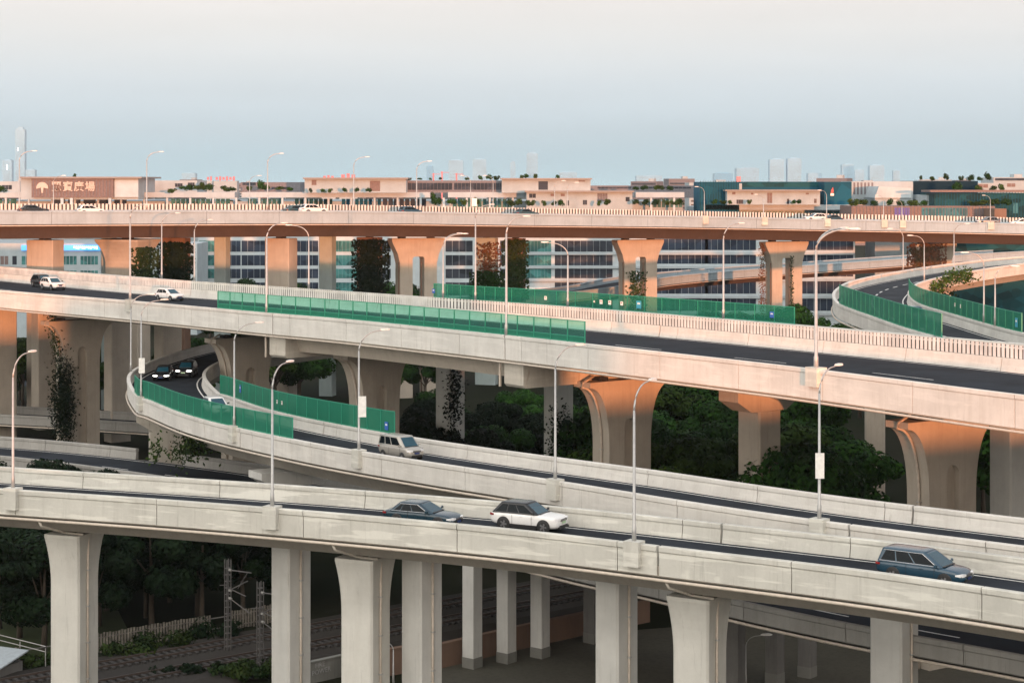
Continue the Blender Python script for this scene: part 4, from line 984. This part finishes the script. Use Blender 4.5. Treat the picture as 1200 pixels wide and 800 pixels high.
ivy('vine_bush','few hanging sprigs on the face of the stubby stained pier','climbing plant','leaf2',[P3(180,536,yb+4),P3(184,518,yb+4)],130,.18,(.35,.3,.5))
y527=pierY(527,pV,23)
ivy('ivy','patchy ivy on the pale column in the dark gap','climbing plant','ivyd',[P3(531,495,y527-1.6),P3(533,430,y527-1.6)],700,.2,(.5,.3,1.2))
y655=pierY(655,pV,23)
ivy('ivy','ivy around the foot of the slim grey column','climbing plant','ivyd',[P3(657,545,y655-1.6),P3(657,490,y655-1.6)],900,.2,(.7,.4,1))
def tivy(px0,px1,py0,py1,Y,n,mat,label,s=.3):
    m=MB(); w_=(px1-px0)*Y/F
    for k in range(n):
        cxm=(px0+px1)/2; px=cxm+(px1-px0)*.5*max(-1.25,min(1.25,rnd.gauss(0,.62))); py=rnd.uniform(py0,py1) if rnd.random()<.6 else py1-(py1-py0)*rnd.random()**1.4
        p=Vector(P3(px,py,Y+rnd.gauss(0,.18))); a=Vector((rnd.uniform(-1,1),rnd.uniform(-.5,.5),rnd.uniform(-1,1))).normalized(); b=a.cross(Vector((rnd.uniform(-.4,.4),-1,rnd.uniform(-.4,.6)))).normalized(); q=s*rnd.uniform(.6,1.3)
        m.add([p-a*q,p+b*q*.6,p+a*q,p-b*q*.6],[(0,1,2,3)])
    tag(m.build('ivy',M[mat],recalc=False),label,'climbing plant')
def ty(px,u): q=pT.find(px,u); return pT.pt(q,u,0).y
tivy(189,223,284,345,ty(205,16)-1.9,2200,'ivyd','dark ivy coat over the column left of the office windows')
tivy(417,451,281,352,ty(433,16)-1.9,2400,'ivyd','near-black ivy coat over the whole column')
tivy(592,616,281,352,ty(604,16)-1.8,1500,'ivy','olive ivy coat over the column by the white bands')
tivy(562,584,284,345,ty(570,19)-1.5,700,'ivyr','reddish creeper on the pale column',.28)
tivy(555,590,318,350,ty(570,19)-2.2,900,'leaf','green shrubbery at the foot of the reddish creeper')
tivy(158,182,290,345,ty(150,8)-3.6,900,'ivy','ivy on the face of the broad flared orange pier')
tivy(736,756,318,372,ty(748,9)-2.6,420,'ivy','vine on the legs of the orange pier behind the fence',.26)
tivy(890,897,285,385,ty(918,9)-2.4,700,'ivyr','dry vine along one leg of the twin-legged pier by the mast',.15)
tivy(926,930,300,390,ty(918,9)-2.4,420,'ivy','dry vine along the second leg of the twin-legged pier by the mast',.14)
tivy(1068,1104,286,312,ty(1093,9)-2.6,1100,'ivyr','autumn-coloured ivy over the pier behind the loop ramp',.3)
def rq(px,u): return min((qRm-60+.25*i for i in range(200)),key=lambda z:abs(PX(pR.pt(z,u,0))-px))
pts=[pR.pt(rq(px,WR+.2),WR+.25,v) for px,v in ((1090,-1.2),(1115,-.3),(1138,-.5))]
ivy('vine_bush','leafy vines spilling over the outer wall of the loop ramp','climbing plant','leaf2',pts,900,.24,(.5,.4,.5))
pts=[pR.pt(rq(px,WR+.2),WR+.6,v) for px,v in ((1095,-2.6),(1110,-4.0),(1108,-8))]
ivy('vine_bush','dark vines hanging beneath the loop ramp wall','climbing plant','ivyd',pts,1100,.26,(.7,.7,.9))
# ------------------------------------------------------------------ buildings beyond the top deck
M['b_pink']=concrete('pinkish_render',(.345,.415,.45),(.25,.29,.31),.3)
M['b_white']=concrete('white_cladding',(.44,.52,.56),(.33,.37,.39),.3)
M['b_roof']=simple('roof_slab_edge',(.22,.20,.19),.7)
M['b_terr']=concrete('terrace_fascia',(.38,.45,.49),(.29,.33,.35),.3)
M['w_dark']=glassmat('dark_window',(.035,.042,.055),.15)
M['w_navy']=glassmat('navy_window',(.030,.042,.065),.12)
M['w_teal']=glassmat('teal_window',(.05,.16,.16),.18,.45,.5)
M['w_teal2']=glassmat('teal_facade',(.004,.070,.115),.6,.25,.2)
M['w_green']=glassmat('green_glass',(.006,.050,.06),.6,.5,.4)
M['w_brown']=simple('brown_cladding',(.14,.10,.095),.6,var=.3)
M['slat_br']=simple('plum_cladding',(.13,.125,.14),.7,var=.3)
M['c_violet']=simple('violet_panel',(.07,.07,.30),.6)
M['c_cyan']=glassmat('pale_cyan_glass',(.04,.15,.18),.6,.3,.6)
M['c_lou']=simple('navy_louvre',(.012,.035,.06),.7)
M['c_red']=simple('signal_red',(.5,.05,.05),.5)
M['c_pinkred']=simple('pink_red_letters',(.42,.16,.20),.5)
M['cream']=simple('cream_letters',(.46,.40,.35),.5)
M['shopblue']=emis('lit_blue_fascia',(.06,.30,.75),.9); M['shopw']=emis('lit_white_letters',(.75,.93,1),1.5)
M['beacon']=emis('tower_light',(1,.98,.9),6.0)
M['twr']=simple('tower_haze_tint',(.36,.62,.80),.7,var=.1,scale=.01)  # pale blue puts distance haze into the tower colour
M['twrw']=simple('tower_window_haze_tint',(.33,.59,.77),.6,var=.2,scale=.02)  # same haze tint, a little deeper for the window bands
for k_ in ('w_teal2','w_green','w_dark','w_navy','c_lou','c_cyan','w_teal'): M[k_].node_tree.nodes['Principled BSDF'].inputs['Specular IOR Level'].default_value=.1
M['c_lou'].node_tree.nodes['Principled BSDF'].inputs['Specular IOR Level'].default_value=0
YM=470.0
class Bld:
    def __init__(s,name,label,cat,Y,rz=0,px=None):
        s.Y=Y; s.T=thing(name,label,cat,((px-600)*Y/F if px else 0,Y,0),0)
    def box(s,part,px0,px1,py0,py1,d,mat,dy=0,parent=None):
        """front face at depth Y+dy spanning the given extents, d metres deep"""
        Y=s.Y+dy; x0,x1=(px0-600)*Y/F,(px1-600)*Y/F; z1=zof(py0,Y); z0=zof(py1,Y) if py1 is not None else 0
        m=MB(); m.box(((x0+x1)/2,Y+d/2,(z0+z1)/2),(x1-x0,d,z1-z0)); return wpart(s.T,m,part,M[mat],parent)
    def panes(s,px0,px1,py0,py1,n,mat,gap=.18,dy=-.05,part='window',frame=None):
        Y=s.Y+dy; z1=zof(py0,Y); z0=zof(py1,Y); 
        m=MB()
        for k in range(n):
            a=px0+(px1-px0)*(k+gap/2)/n; b=px0+(px1-px0)*(k+1-gap/2)/n; x0,x1=(a-600)*Y/F,(b-600)*Y/F
            m.box(((x0+x1)/2,Y+.1,(z0+z1)/2),(x1-x0,.2,z1-z0))
        return wpart(s.T,m,part,M[mat])
# banded office and mall podium
B=Bld('office_block','long office block with white bands and dark window strips under the top deck','office building',YM,px=760)
B.box('wall',232,1002,255,None,40,'b_white')
floors=[(282,295),(299,311),(315,326),(331,346),(352,366)]
for i,(a,b) in enumerate(floors):
    for x0,x1,mt,n in ((233,252,'w_teal',4),(266,282,'w_navy',3),(283,312,'w_navy',4),(345,373,'w_navy',4),(392,419,'w_teal',6),(448,458,'w_dark',2),(522,554,'w_dark',4),(586,600,'w_dark',2),(614,646,'w_teal' if i<3 else 'b_white',8),(650,718,'w_dark',9),(760,830,'w_navy',9),(826,886,'w_navy',8),(930,1000,'w_navy',9)):
        if mt=='b_white' or (i>=3 and x0 in(614,) ): continue
        sh=(-2 if x0>750 else 0)
        B.panes(x0,x1,a+sh,b+sh,n,mt,.045,part='window')
for i,(a,b) in enumerate(floors):
    B.box('floor_band',600,1001,b+.6,b+3.6,.7,'b_terr',-.5)
# rooftop plaza over it
B=Bld('mall_podium','long mall podium with pale terrace fascia seen over the top deck','shopping mall',YM+14,px=400)
B.box('wall',-60,800,236,None,60,'b_pink')
for x0,x1 in ((-40,134),(134,275),(283,504),(525,655),(745,802)): B.box('fascia',x0,x1,225.3,231.5,9,'b_terr',-6)
for x0,x1,mt,n in ((-30,20,'w_teal',6),(60,150,'w_dark',5),(200,270,'w_teal',12),(290,330,'w_teal',7),(345,390,'w_green',8),(400,447,'w_teal2',9),(448,500,'w_dark',8),(530,600,'w_teal',12),(760,800,'w_teal',8)): B.panes(x0,x1,233,243,n,mt,.2)
for px in list(range(-20,800,27)):
    mcol=MB(); x=(px-600)*(B.Y-5.6)/F; mcol.box((x,B.Y-5.6,(zof(246,B.Y)+zof(231.5,B.Y))/2),(.5,.5,zof(231.6,B.Y)-zof(246,B.Y))); wpart(B.T,mcol,'column',M['b_white'])
B=Bld('mall_podium','mall podium with terrace fascia below the pink rooftop villa','shopping mall',YM+8,px=910)
B.box('wall',826,1000,244,None,50,'b_pink'); B.box('fascia',827,1000,240,246,8,'b_terr',-6); B.panes(840,998,248,256,22,'w_teal',.2)
# sign building
B=Bld('plaza_building','rooftop hall with dark sign wall of cream characters and tree emblem','shopping mall',YM,px=95)
B.box('hall',24,162,209,234,22,'b_pink'); B.box('roof',22,166,207.2,209.2,26,'b_roof',-2)
sg=B.box('sign_wall',37,133,209.4,231.5,1.2,'w_brown',-1.4); B.box('white_wall',134,162,211,231,.6,'b_white',-.8)
m=MB(); Y=B.Y-1.45
for k in range(24):
    px=39+k*3.9; x=(px-600)*Y/F; m.box((x,Y,(zof(210.5,Y)+zof(231,Y))/2),(.18,.10,zof(210.5,Y)-zof(231,Y)))
wpart(B.T,m,'cladding_rib',M['slat_br'])
Y=B.Y-1.62
for ch,px in zip('麗寶廣場',(66,79.5,92.5,105.5)):
    o=text(ch,2.55,((px-600)*Y/F-B.T.location.x,Y-B.T.location.y,zof(219.3,Y)),(R(90),0,0),M['cream'],'sign_character',ext=.08,parent=B.T,bold=.05)
# tree-like emblem: fan crown on a short stem
m=MB(); cx=(49.5-600)*Y/F; s=Y/F; cz=zof(220.5,Y)
fan=[(cx+7*s*math.cos(R(a)),cz+7.2*s*math.sin(R(a))*.98) for a in range(-6,187,12)]
low=[(cx-4.2*s,cz-.2*s),(cx-1.6*s,cz+.7*s),(cx-.9*s,cz-5.6*s),(cx+.9*s,cz-5.6*s),(cx+1.6*s,cz+.7*s),(cx+4.2*s,cz-.2*s)]
poly=fan+low; m.loft([[(x,Y-.08,z) for x,z in poly],[(x,Y+.1,z) for x,z in poly]]); wpart(B.T,m,'emblem',M['cream'])
for px in (73,84,129):
    m=MB(); x=(px-600)*(B.Y-1)/F; m.box((x,B.Y-1,(zof(232,B.Y)+zof(245,B.Y))/2),(.7,.7,zof(232,B.Y)-zof(245,B.Y))); wpart(B.T,m,'column',M['b_white'])
def villa(label,x0,x1,yr,yb,wins,Y=YM+4,mat='b_pink',d=16,roof=True,over=2,name='rooftop_villa',cat='building'):
    B=Bld(name,label,cat,Y,px=(x0+x1)/2); B.box('wall',x0,x1,yr+1.6,yb,d,mat)
    if roof: B.box('roof',x0-over,x1+over,yr,yr+1.7,d+3,'b_roof',-1.5)
    for a,b,c,e,mt,n in wins: B.panes(a,b,c,e,n,mt,.08)
    return B
villa('low pink block with small windows beside the plaza hall',166,231,210,227,[(170,176,217,222,'w_dark',2),(205,214,215,219,'w_dark',3),(220,228,214,218,'w_dark',3)],Y=YM+30,roof=False)
villa('pink penthouse with dark central panel and flat dark roof',357,476,208.2,226,[(365,371,211,217,'w_brown',1),(433,446,212,224,'w_brown',1)])
villa('long low storey with dark glazed strip and roof shrubs between the penthouses',476,597,210,226,[(478,530,214.5,222.5,'w_dark',12),(532,594,214.5,222.5,'w_dark',14)],Y=YM+10,mat='slat_br',roof=False)
villa('pink penthouse with one dark square window and flat dark roof',588,692,208.8,226,[(630.5,642.5,212.5,222.5,'w_dark',1),(678,686,211.4,213,'w_brown',1)])
villa('broad pink lower storey with slim windows below the penthouse',617,741,223.6,246,[(645,650,227,230,'w_brown',1),(657,662,227,230,'w_brown',1),(620,628,227,232,'w_dark',2),(664,667,235,241,'w_dark',1),(683,688,234.5,240,'w_dark',2),(700,712,226.5,236,'slat_br',4),(733,738,231,236,'w_dark',1)],Y=YM-2)
villa('pink rooftop villa with slim dark roof before the green terrace block',852,961,222.4,240,[(858,862,225,228,'w_brown',1),(880,883,226,228,'w_brown',1),(863,871,234,239,'w_dark',3),(899,905,226,238,'w_brown',2),(922,925,233,239,'w_dark',1),(944,948,226,228,'w_brown',1),(954,957,233,238,'w_dark',2)],Y=YM-2)
villa('low grey block behind the terraces at the foot of the skyline',282,352,212,226,[(284,300,214,217,'w_dark',4),(318,340,219,222,'w_dark',5)],Y=YM+40,mat='slat_br',roof=False)
villa('pale low block at the frame edge beside the plaza hall',-30,22,211,228,[(2,14,217,222,'w_dark',3)],Y=YM+26,roof=False)
villa('hazy low grey block between penthouse and teal facade',692,820,216,232,[(700,740,219,221,'w_dark',9),(750,810,219,221,'w_dark',12)],Y=YM+60,mat='slat_br',roof=False)
B=villa('tall plain teal block with ribbed facade at the end of the terrace',820,866,211.6,256,[],Y=YM+2,mat='w_teal2',roof=False,name='teal_block')
m=MB()
for k in range(16): x=(821+k*3-600)*(B.Y-.1)/F; m.box((x,B.Y-.06,(zof(212,B.Y)+zof(255,B.Y))/2),(.10,.12,zof(212,B.Y)-zof(255,B.Y)))
wpart(B.T,m,'facade_rib',M['w_green'])
villa('grey-green long terrace block behind the rooftop villa',866,966,211.4,240,[(870,960,214,219,'w_green',20)],Y=YM+12,mat='w_teal2',roof=False)
B=villa('dark teal block with red and white flame mark',966,998,211.5,240,[],Y=YM+3,mat='w_teal2',roof=False,name='teal_block')
Y=B.Y-.12; s=Y/F; cx=(975.5-600)*s; cz=zof(226,Y)
for poly,mt in (([(-1.8,0),(-1.4,3),(.2,6),(.7,6.4),(1.1,3.5),(1.3,1.5),(.6,-.4)],'c_red'),([(-2.4,-3.4),(1.6,-3.4),(1.9,-.7),(-2.2,-.4)],'white')):
    m=MB(); m.loft([[(cx+x*s,Y+dy,cz+z*s) for x,z in poly] for dy in (-.06,.1)]); wpart(B.T,m,'emblem',M[mt])
villa('plum ribbed facade behind the white slanted roof block',998,1070,211,240,[(1000+k*4.2,1002.4+k*4.2,214,228,'slat_br',1) for k in range(6)],Y=YM+20,mat='b_pink',roof=False)
T=thing('slanted_roof_block','white block with slanted end beside the plum facade','building',((1047-600)*(YM+6)/F,YM+6,0)); m=MB(); Y=YM+6; pl=[(1025,232),(1030,218.5),(1068,220.5),(1068,232)]
m.loft([[((x-600)*Y/F,Y+d,zof(y,Y)) for x,y in pl] for d in (0,14)]); wpart(T,m,'shell',M['b_white']); m=MB(); m.box(((1047-600)*Y/F,Y+7,zof(232.05,Y)/2),(9.2,13,zof(232.05,Y))); wpart(T,m,'wall',M['b_pink'])
B=villa('navy louvred block topped with roof trees',1069,1146,210.6,232,[],Y=YM+24,mat='c_lou',roof=False,name='louvred_block')
m=MB()
for k in range(7): z=zof(211.5+k*1.7,B.Y-.2); m.box(((1107-600)*(B.Y-.2)/F,B.Y-.15,z),(16,.3,.10))
wpart(B.T,m,'louvre',M['c_lou'])
villa('low pinkish roof huts with white covers before the louvred block',1086,1134,227,242,[(1100,1104,231,236,'w_dark',1)],Y=YM-6,roof=False)
villa('pink block behind the roof trees near the frame edge',1138,1215,213,226,[(1146,1158,216,220,'w_brown',2),(1180,1190,215,219,'w_brown',2)],Y=YM+34,roof=False)
B=villa('dark green glass building at the frame edge beyond the top deck',1095,1290,225,None,[(1187,1193,238,250,'c_cyan',2)],Y=YM-12,mat='w_green',roof=False,name='glass_building'); 
B.box('parapet',1090,1290,222.8,225.2,10,'w_brown',-.6)
m=MB()
for k in range(40): x=(1098+k*3.4-600)*(B.Y-.1)/F; m.box((x,B.Y-.08,zof(240,B.Y)),(.12,.12,zof(225.5,B.Y)-zof(255,B.Y)))
wpart(B.T,m,'mullion',M['w_teal2'])
villa('red-brown square stair box on the terrace by the green glass building',1165.5,1179.5,243,262,[],Y=YM-30,mat='con_brown',roof=False,name='stair_box')
B=villa('ribbed terrace wall with violet and pale cyan glass behind the top deck rail',998,1166,240,262,[(1048,1066,243.5,257,'c_violet',7),(1080,1134,243.5,258,'c_cyan',16)],Y=YM-20,mat='w_brown',roof=False,name='terrace_wall')
m=MB()
for k in range(42): x=(1000+k*4-600)*(B.Y-.1)/F; m.box((x,B.Y-.09,zof(250,B.Y)),(.12,.16,zof(242,B.Y)-zof(260,B.Y)))
wpart(B.T,m,'wall_rib',M['slat_br'])
# teal-windowed wing under the top deck at the frame edge
B=Bld('office_wing','pinkish office wing with teal windows below a lit blue fascia','office building',YM-30,px=50)
B.box('wall',-60,118,285,None,30,'b_pink'); 
fb=B.box('shop_fascia',25,117,287.2,293.6,.5,'shopblue',-.6)
m=MB(); Y=B.Y-.72
for k in range(12):
    px=87+k*2.4; m.box(((px-600)*Y/F,Y,zof(289.6+.3*(k%3),Y)),(.30,.1,.42+.12*((k*7)%3)))
wpart(B.T,m,'fascia_lettering',M['shopw'],fb); fb.children[0].data.transform(Matrix.Identity(4))
for a,b in ((300,310),(317,328)):
    for x0,x1,n,mt in ((0,10,2,'w_brown'),(14,20,1,'w_dark'),(25,40,3,'w_teal'),(73,90,4,'w_teal'),(94,115,5,'w_teal')): B.panes(x0,x1,a,b,n,mt,.16)
villa('grey hoarding block between the ivy column and office windows',206,231,284,None,[(209,228,288,297,'slat_br',3),(209,228,300,315,'w_brown',4)],Y=YM-22,mat='b_white',roof=False,name='hoarding_block')
# white office sign with faint red characters
Y=YM-3; T=thing('office_sign','white board with small red characters low on the office front','sign board',((636-600)*Y/F,Y,zof(345,Y)))
m=MB(); m.box((0,0,.6),((656-616)*Y/F,.3,2.4)); m.build('board',M['white'],T)
text('华新商务',.95,(-.2,-.2,1.0),(R(90),0,0),M['c_red'],'lettering',ext=.02,parent=T)
# rooftop shrubs and trees
shp=[]
for k in range(4):
    shr=MB(); rr=random.Random(40+k)
    for q in range(6): leafcloud(shr,(rr.uniform(-.55,.55),rr.uniform(-.5,.5),rr.uniform(.35,1.2)),rr.uniform(.38,.62),90,.15,.95,.3)
    shp.append([shr.mesh('rooftop_shrub'),None]); shp[-1][0].materials.append(M['leaf' if k%2 else 'leaf2'])
def shrub(px,py,w,h,label,Y=YM-3,grp='clipped shrubs on the mall terraces'):
    o=bpy.data.objects.new('rooftop_shrub',shp[rnd.randrange(4)][0]); COL.objects.link(o)
    s=w*Y/F/2*rnd.uniform(.8,1.25); hh=h*Y/F/1.7*rnd.uniform(.8,1.2)
    o.location=((px-600+rnd.uniform(-1,1))*Y/F,Y,zof(py,Y)); o.scale=(s,s,hh); o.rotation_euler=(0,0,rnd.uniform(0,6)); tag(o,label,'shrub',grp)
for px in (2,): shrub(px,225,16,10,'dark clipped shrub on the terrace at the frame edge')
for px in (203,): shrub(px,226,14,7,'dark clipped shrub beside the low pink block')
for px,w_,h_ in ((364,8,7),(378,8,6),(388,8,6),(403,9,7),(418,8,7),(431,9,7)): shrub(px,225.5,w_,h_,'round clipped shrub in the row before the penthouse with central panel')
for px in (480,492,504,516,548): shrub(px,211,6,3.5,'small round shrub on the roof of the long glazed storey',YM+12,'round shrubs along the glazed storey roof')
for px in (562,573,583): shrub(px,211,8,7,'larger round shrub on the roof end of the long glazed storey',YM+12,'round shrubs along the glazed storey roof')
for px in (612,617,628,653): shrub(px,209,7,6,'round shrub on the penthouse roof with the square window',YM+10,'round shrubs on the penthouse roof')
for px,w_ in ((508,10),(514,9),(527,12),(543,11),(558,9)): shrub(px,240,w_,9 if px!=508 else 18,'bushy dark shrub in the gap between terrace fascias',YM-6,'bushy shrubs between fascias')
for px,w_ in ((597,15),(609,12),(623,11),(636,10),(650,9),(657,9),(703,8),(711,9)): shrub(px,241,w_,8,'rounded hedge shrub before the broad pink lower storey',YM-8,'hedge shrubs before the pink storey')
for px,w_ in ((745,9),(757,11),(768,10),(780,9),(790,12),(797,10)): shrub(px,240,w_,8,'rounded shrub along the porch past the pink storey',YM-6,'porch shrubs')
for px,w_ in ((744,8),(756,9),(770,8),(776,10),(784,10)): shrub(px,223,w_,6.5,'round shrub on the low roof past the penthouse',YM+12,'round shrubs on the low roof')
for px,w_ in ((838,9),(846,9),(856,8),(878,7),(930,8),(936,8)): shrub(px,239,w_,6,'low shrub along the foot of the pink rooftop villa',YM-5,'shrubs at the rooftop villa')
for px,w_ in ((1000,14),(1012,14),(1024,13),(1043,12),(1056,12),(1070,14),(1082,12),(1140,16),(1152,16),(1166,14),(1178,12)): shrub(px,241,w_,9,'dark terrace shrub behind the violet glass wall',YM-16,'terrace shrubs behind the violet glass')
for px,h_,w_ in ((1079,6,5),(1092,6,8),(1109,9,7),(1127,6,7),(1138,8,10),(1157,10,11),(1148,5,9)): shrub(px,211.5,w_,h_,'uneven small tree on the roof of the navy louvred block',YM+28,'roof trees of the louvred block')
for px,h_,w_ in ((1122,12,14),(1146,9,12),(1165,9,12),(1172,11,9)): shrub(px,224.5,w_,h_,'dusky tree in front of the pink block near the frame edge',YM+10,'trees before the pink edge block')
for px,y,w_,h_ in ((215,222,10,6),(222,223,12,8),(232,223,13,8),(237,222,13,14),(245,223,14,8),(262,224,14,9),(270,225,14,9),(276,240,20,9),(293,223,9,7),(306,222,13,13),(312,223,11,9),(328,223,14,6),(340,224,14,6)): shrub(px,y,w_,h_,'dark tree clump on the terraces between plaza hall and penthouse',YM+16,'tree clumps on the terraces')
shrub(87,207.5,4,5,'tiny shrub on the plaza hall roof',YM+8)
# ------------------------------------------------------------------ skyline
def tower(px0,px1,py,Y,label,step=None,top=None,name='tower_block'):
    Y*=1.75; px=(px0+px1)/2; x=(px-600)*Y/F; wd=(px1-px0)*Y/F; H=zof(py,Y); T=thing(name,label,'tower block',(x,Y,0))
    m=MB(); m.box((0,0,H*.5),(wd,wd*.8,H)); 
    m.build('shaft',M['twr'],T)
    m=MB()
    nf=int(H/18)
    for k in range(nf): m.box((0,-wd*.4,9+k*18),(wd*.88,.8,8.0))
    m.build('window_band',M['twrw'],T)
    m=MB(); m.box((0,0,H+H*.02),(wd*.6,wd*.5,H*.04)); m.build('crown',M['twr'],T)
    return T,H,wd
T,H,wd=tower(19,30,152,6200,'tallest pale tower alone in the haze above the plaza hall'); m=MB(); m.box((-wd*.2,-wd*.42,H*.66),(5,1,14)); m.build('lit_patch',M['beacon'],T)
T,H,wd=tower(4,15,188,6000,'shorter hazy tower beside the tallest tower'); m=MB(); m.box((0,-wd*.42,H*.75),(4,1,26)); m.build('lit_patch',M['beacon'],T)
for a,b,y,Y,lab in ((31,42,199,6000,'faint low tower just past the tallest tower'),(526,543,188,6400,'pale broad tower above the long glazed storey'),(554,570,187,6400,'second pale broad tower next to its equal above the glazed storey'),(598,604,190,6800,'faint slim tower before the penthouse roof'),(617,630,180,7400,'very faint tall tower above the penthouse roof'),(655,676,202,6800,'faint squat tower past the penthouse'),(901,918,187,6000,'one of a pale twin pair, nearer the rooftop villa roof'),(922,938,186,6000,'pale twin tower standing closer to the flame mark block'),(836,858,203,6600,'faint low slab above the teal facade block'),(862,888,197,7000,'faint wide block between teal facade and twin towers'),(986,1000,193,6400,'hazy stepped tower above the flame mark block'),(1001,1012,199,6600,'hazy lower tower leaning on the stepped tower'),(1018,1035,194,6200,'hazy tower with flat crown above the white slanted block'),(1046,1054,200,6600,'small faint tower before the louvred block'),(946,962,203,6600,'faint low block between the twin towers and the flame mark'),(745,775,206,6600,'faint long slab above the low roof shrubs'),(500,508,195,7200,'faint slim tower by the tall top deck lamp'),(214,230,203,6400,'pale slab above the low pink block')): tower(a,b,y,Y,lab)
rs=random.Random(23)
for k in range(34):
    px=rs.uniform(-20,1220); Y=rs.uniform(900,2600); H=rs.uniform(26,40); wd=rs.uniform(18,46)
    T=thing('city_building','low city building far off in the haze','building',((px-600)*Y/F,Y,0),R(rs.uniform(-25,25)),'hazy low city buildings')
    m=MB(); m.box((0,0,H/2),(wd,18,H)); m.build('wall',M[rs.choice(['b_pink','slat_br','slat_br'])],T)
    m=MB()
    for f in range(int(H/3.6)): m.box((0,-9,2.2+f*3.6),(wd*.92,.3,1.7))
    m.build('window_band',M['w_dark'],T)
    m=MB(); m.box((wd*.2,0,H+1.2),(wd*.2,6,2.4)); m.build('roof_hut',M['b_pink'],T)
# red rooftop signs far off and red cranes
def redsign(px0,px1,py0,py1,Y,n,label):
    T=thing('rooftop_sign',label,'rooftop sign',((px0+px1)/2*Y/F-600*Y/F,Y,0)); m=MB(); wd=(px1-px0)*Y/F; z0=zof(py1,Y); z1=zof(py0,Y)
    m.box((0,5,z0/2),(wd*1.15,9.9,z0)); m.build('wall',M['b_pink'],T)
    m=MB()
    for k in range(n): 
        x=-wd/2+wd*(k+.5)/n
        m.box((x,0,(z0+z1)/2),(wd/n*.62,.4,(z1-z0)*.9)) if k%2 else m.box((x,0,z0+(z1-z0)*.5),(wd/n*.7,.4,(z1-z0)*.62))
    m.build('sign_letter',M['c_pinkred'],T)
redsign(252,276,206.5,212,1300,6,'pinkish red rooftop lettering far behind the terrace trees'); redsign(242,249,206.5,212,1310,2,'small pinkish red rooftop emblem left of the far lettering'.replace('left of','next to'))
redsign(378,392,205,211,1400,3,'red rooftop posts above the penthouse with central panel'); redsign(399,417,203,211,1400,3,'taller red rooftop posts near the tall reddish lamp')
redsign(862,869,205,215,YM+10,1,'tiny red rooftop mark on the terrace block')
for px,y,lab in ((508,203,'thin pale crane over the glazed storey'),(518,201,'slim red crane over the glazed storey'),(535,203,'short red crane before the broad pale tower')):
    Y=1500; H=zof(y,Y); T=thing('tower_crane',lab,'crane',((px-600)*Y/F,Y,0)); m=MB(); m.box((0,0,H/2),(1.2,1.2,H)); m.build('mast',M['c_pinkred'],T); m=MB(); m.box((2,0,H-.8),(7,.4,.4)); m.build('jib',M['c_pinkred'],T)
# ground road under the top deck
struct_road=sheet('ground_road',[WD(-200,440,CH)[:2],WD(60,437,CH)[:2],WD(60,452,CH)[:2],WD(-200,456,CH)[:2]],.05,M['asphalt'])
# ------------------------------------------------------------------ unseen blocks added behind the viewpoint to keep the last sun off the ramps
B=thing('rear_sun_block_slab','long unseen slab added behind the viewpoint to block the low sun','office building',(40,-95,0)); H1=21.0
m=MB(); m.box((0,0,H1/2),(700,30,H1)); m.build('wall',M['b_white'],B)
m=MB()
for f in range(4): m.box((0,15.05,3+f*4.1),(690,.3,2.2))
m.build('window_band',M['w_dark'],B)
B=thing('rear_sun_block_tower','taller unseen block added behind the viewpoint to shade the main viaduct','office building',(48,-95,21.0)); m=MB(); m.box((0,0,H2/2),(38,28,H2)); m.build('wall',M['b_white'],B)
m=MB()
for f in range(2): m.box((0,14.05,2+f*3.4),(36,.2,2.0))
m.build('window_band',M['w_dark'],B)
# ------------------------------------------------------------------ haze
if HAZE>0:
    m=MB(); m.box((0,6300,200),(12000,13200,402)); hz=m.build('haze',[]); hz['kind']='stuff'
    hm=bpy.data.materials.new('air'); hm.use_nodes=True; nt=hm.node_tree; nt.nodes.remove(nt.nodes['Principled BSDF'])
    pv=nt.nodes.new('ShaderNodeVolumePrincipled'); pv.inputs['Color'].default_value=(.80,.90,.95,1); pv.inputs['Density'].default_value=HAZE; pv.inputs['Anisotropy'].default_value=.35
    nt.links.new(pv.outputs[0],nt.nodes['Material Output'].inputs['Volume']); hz.data.materials.append(hm)
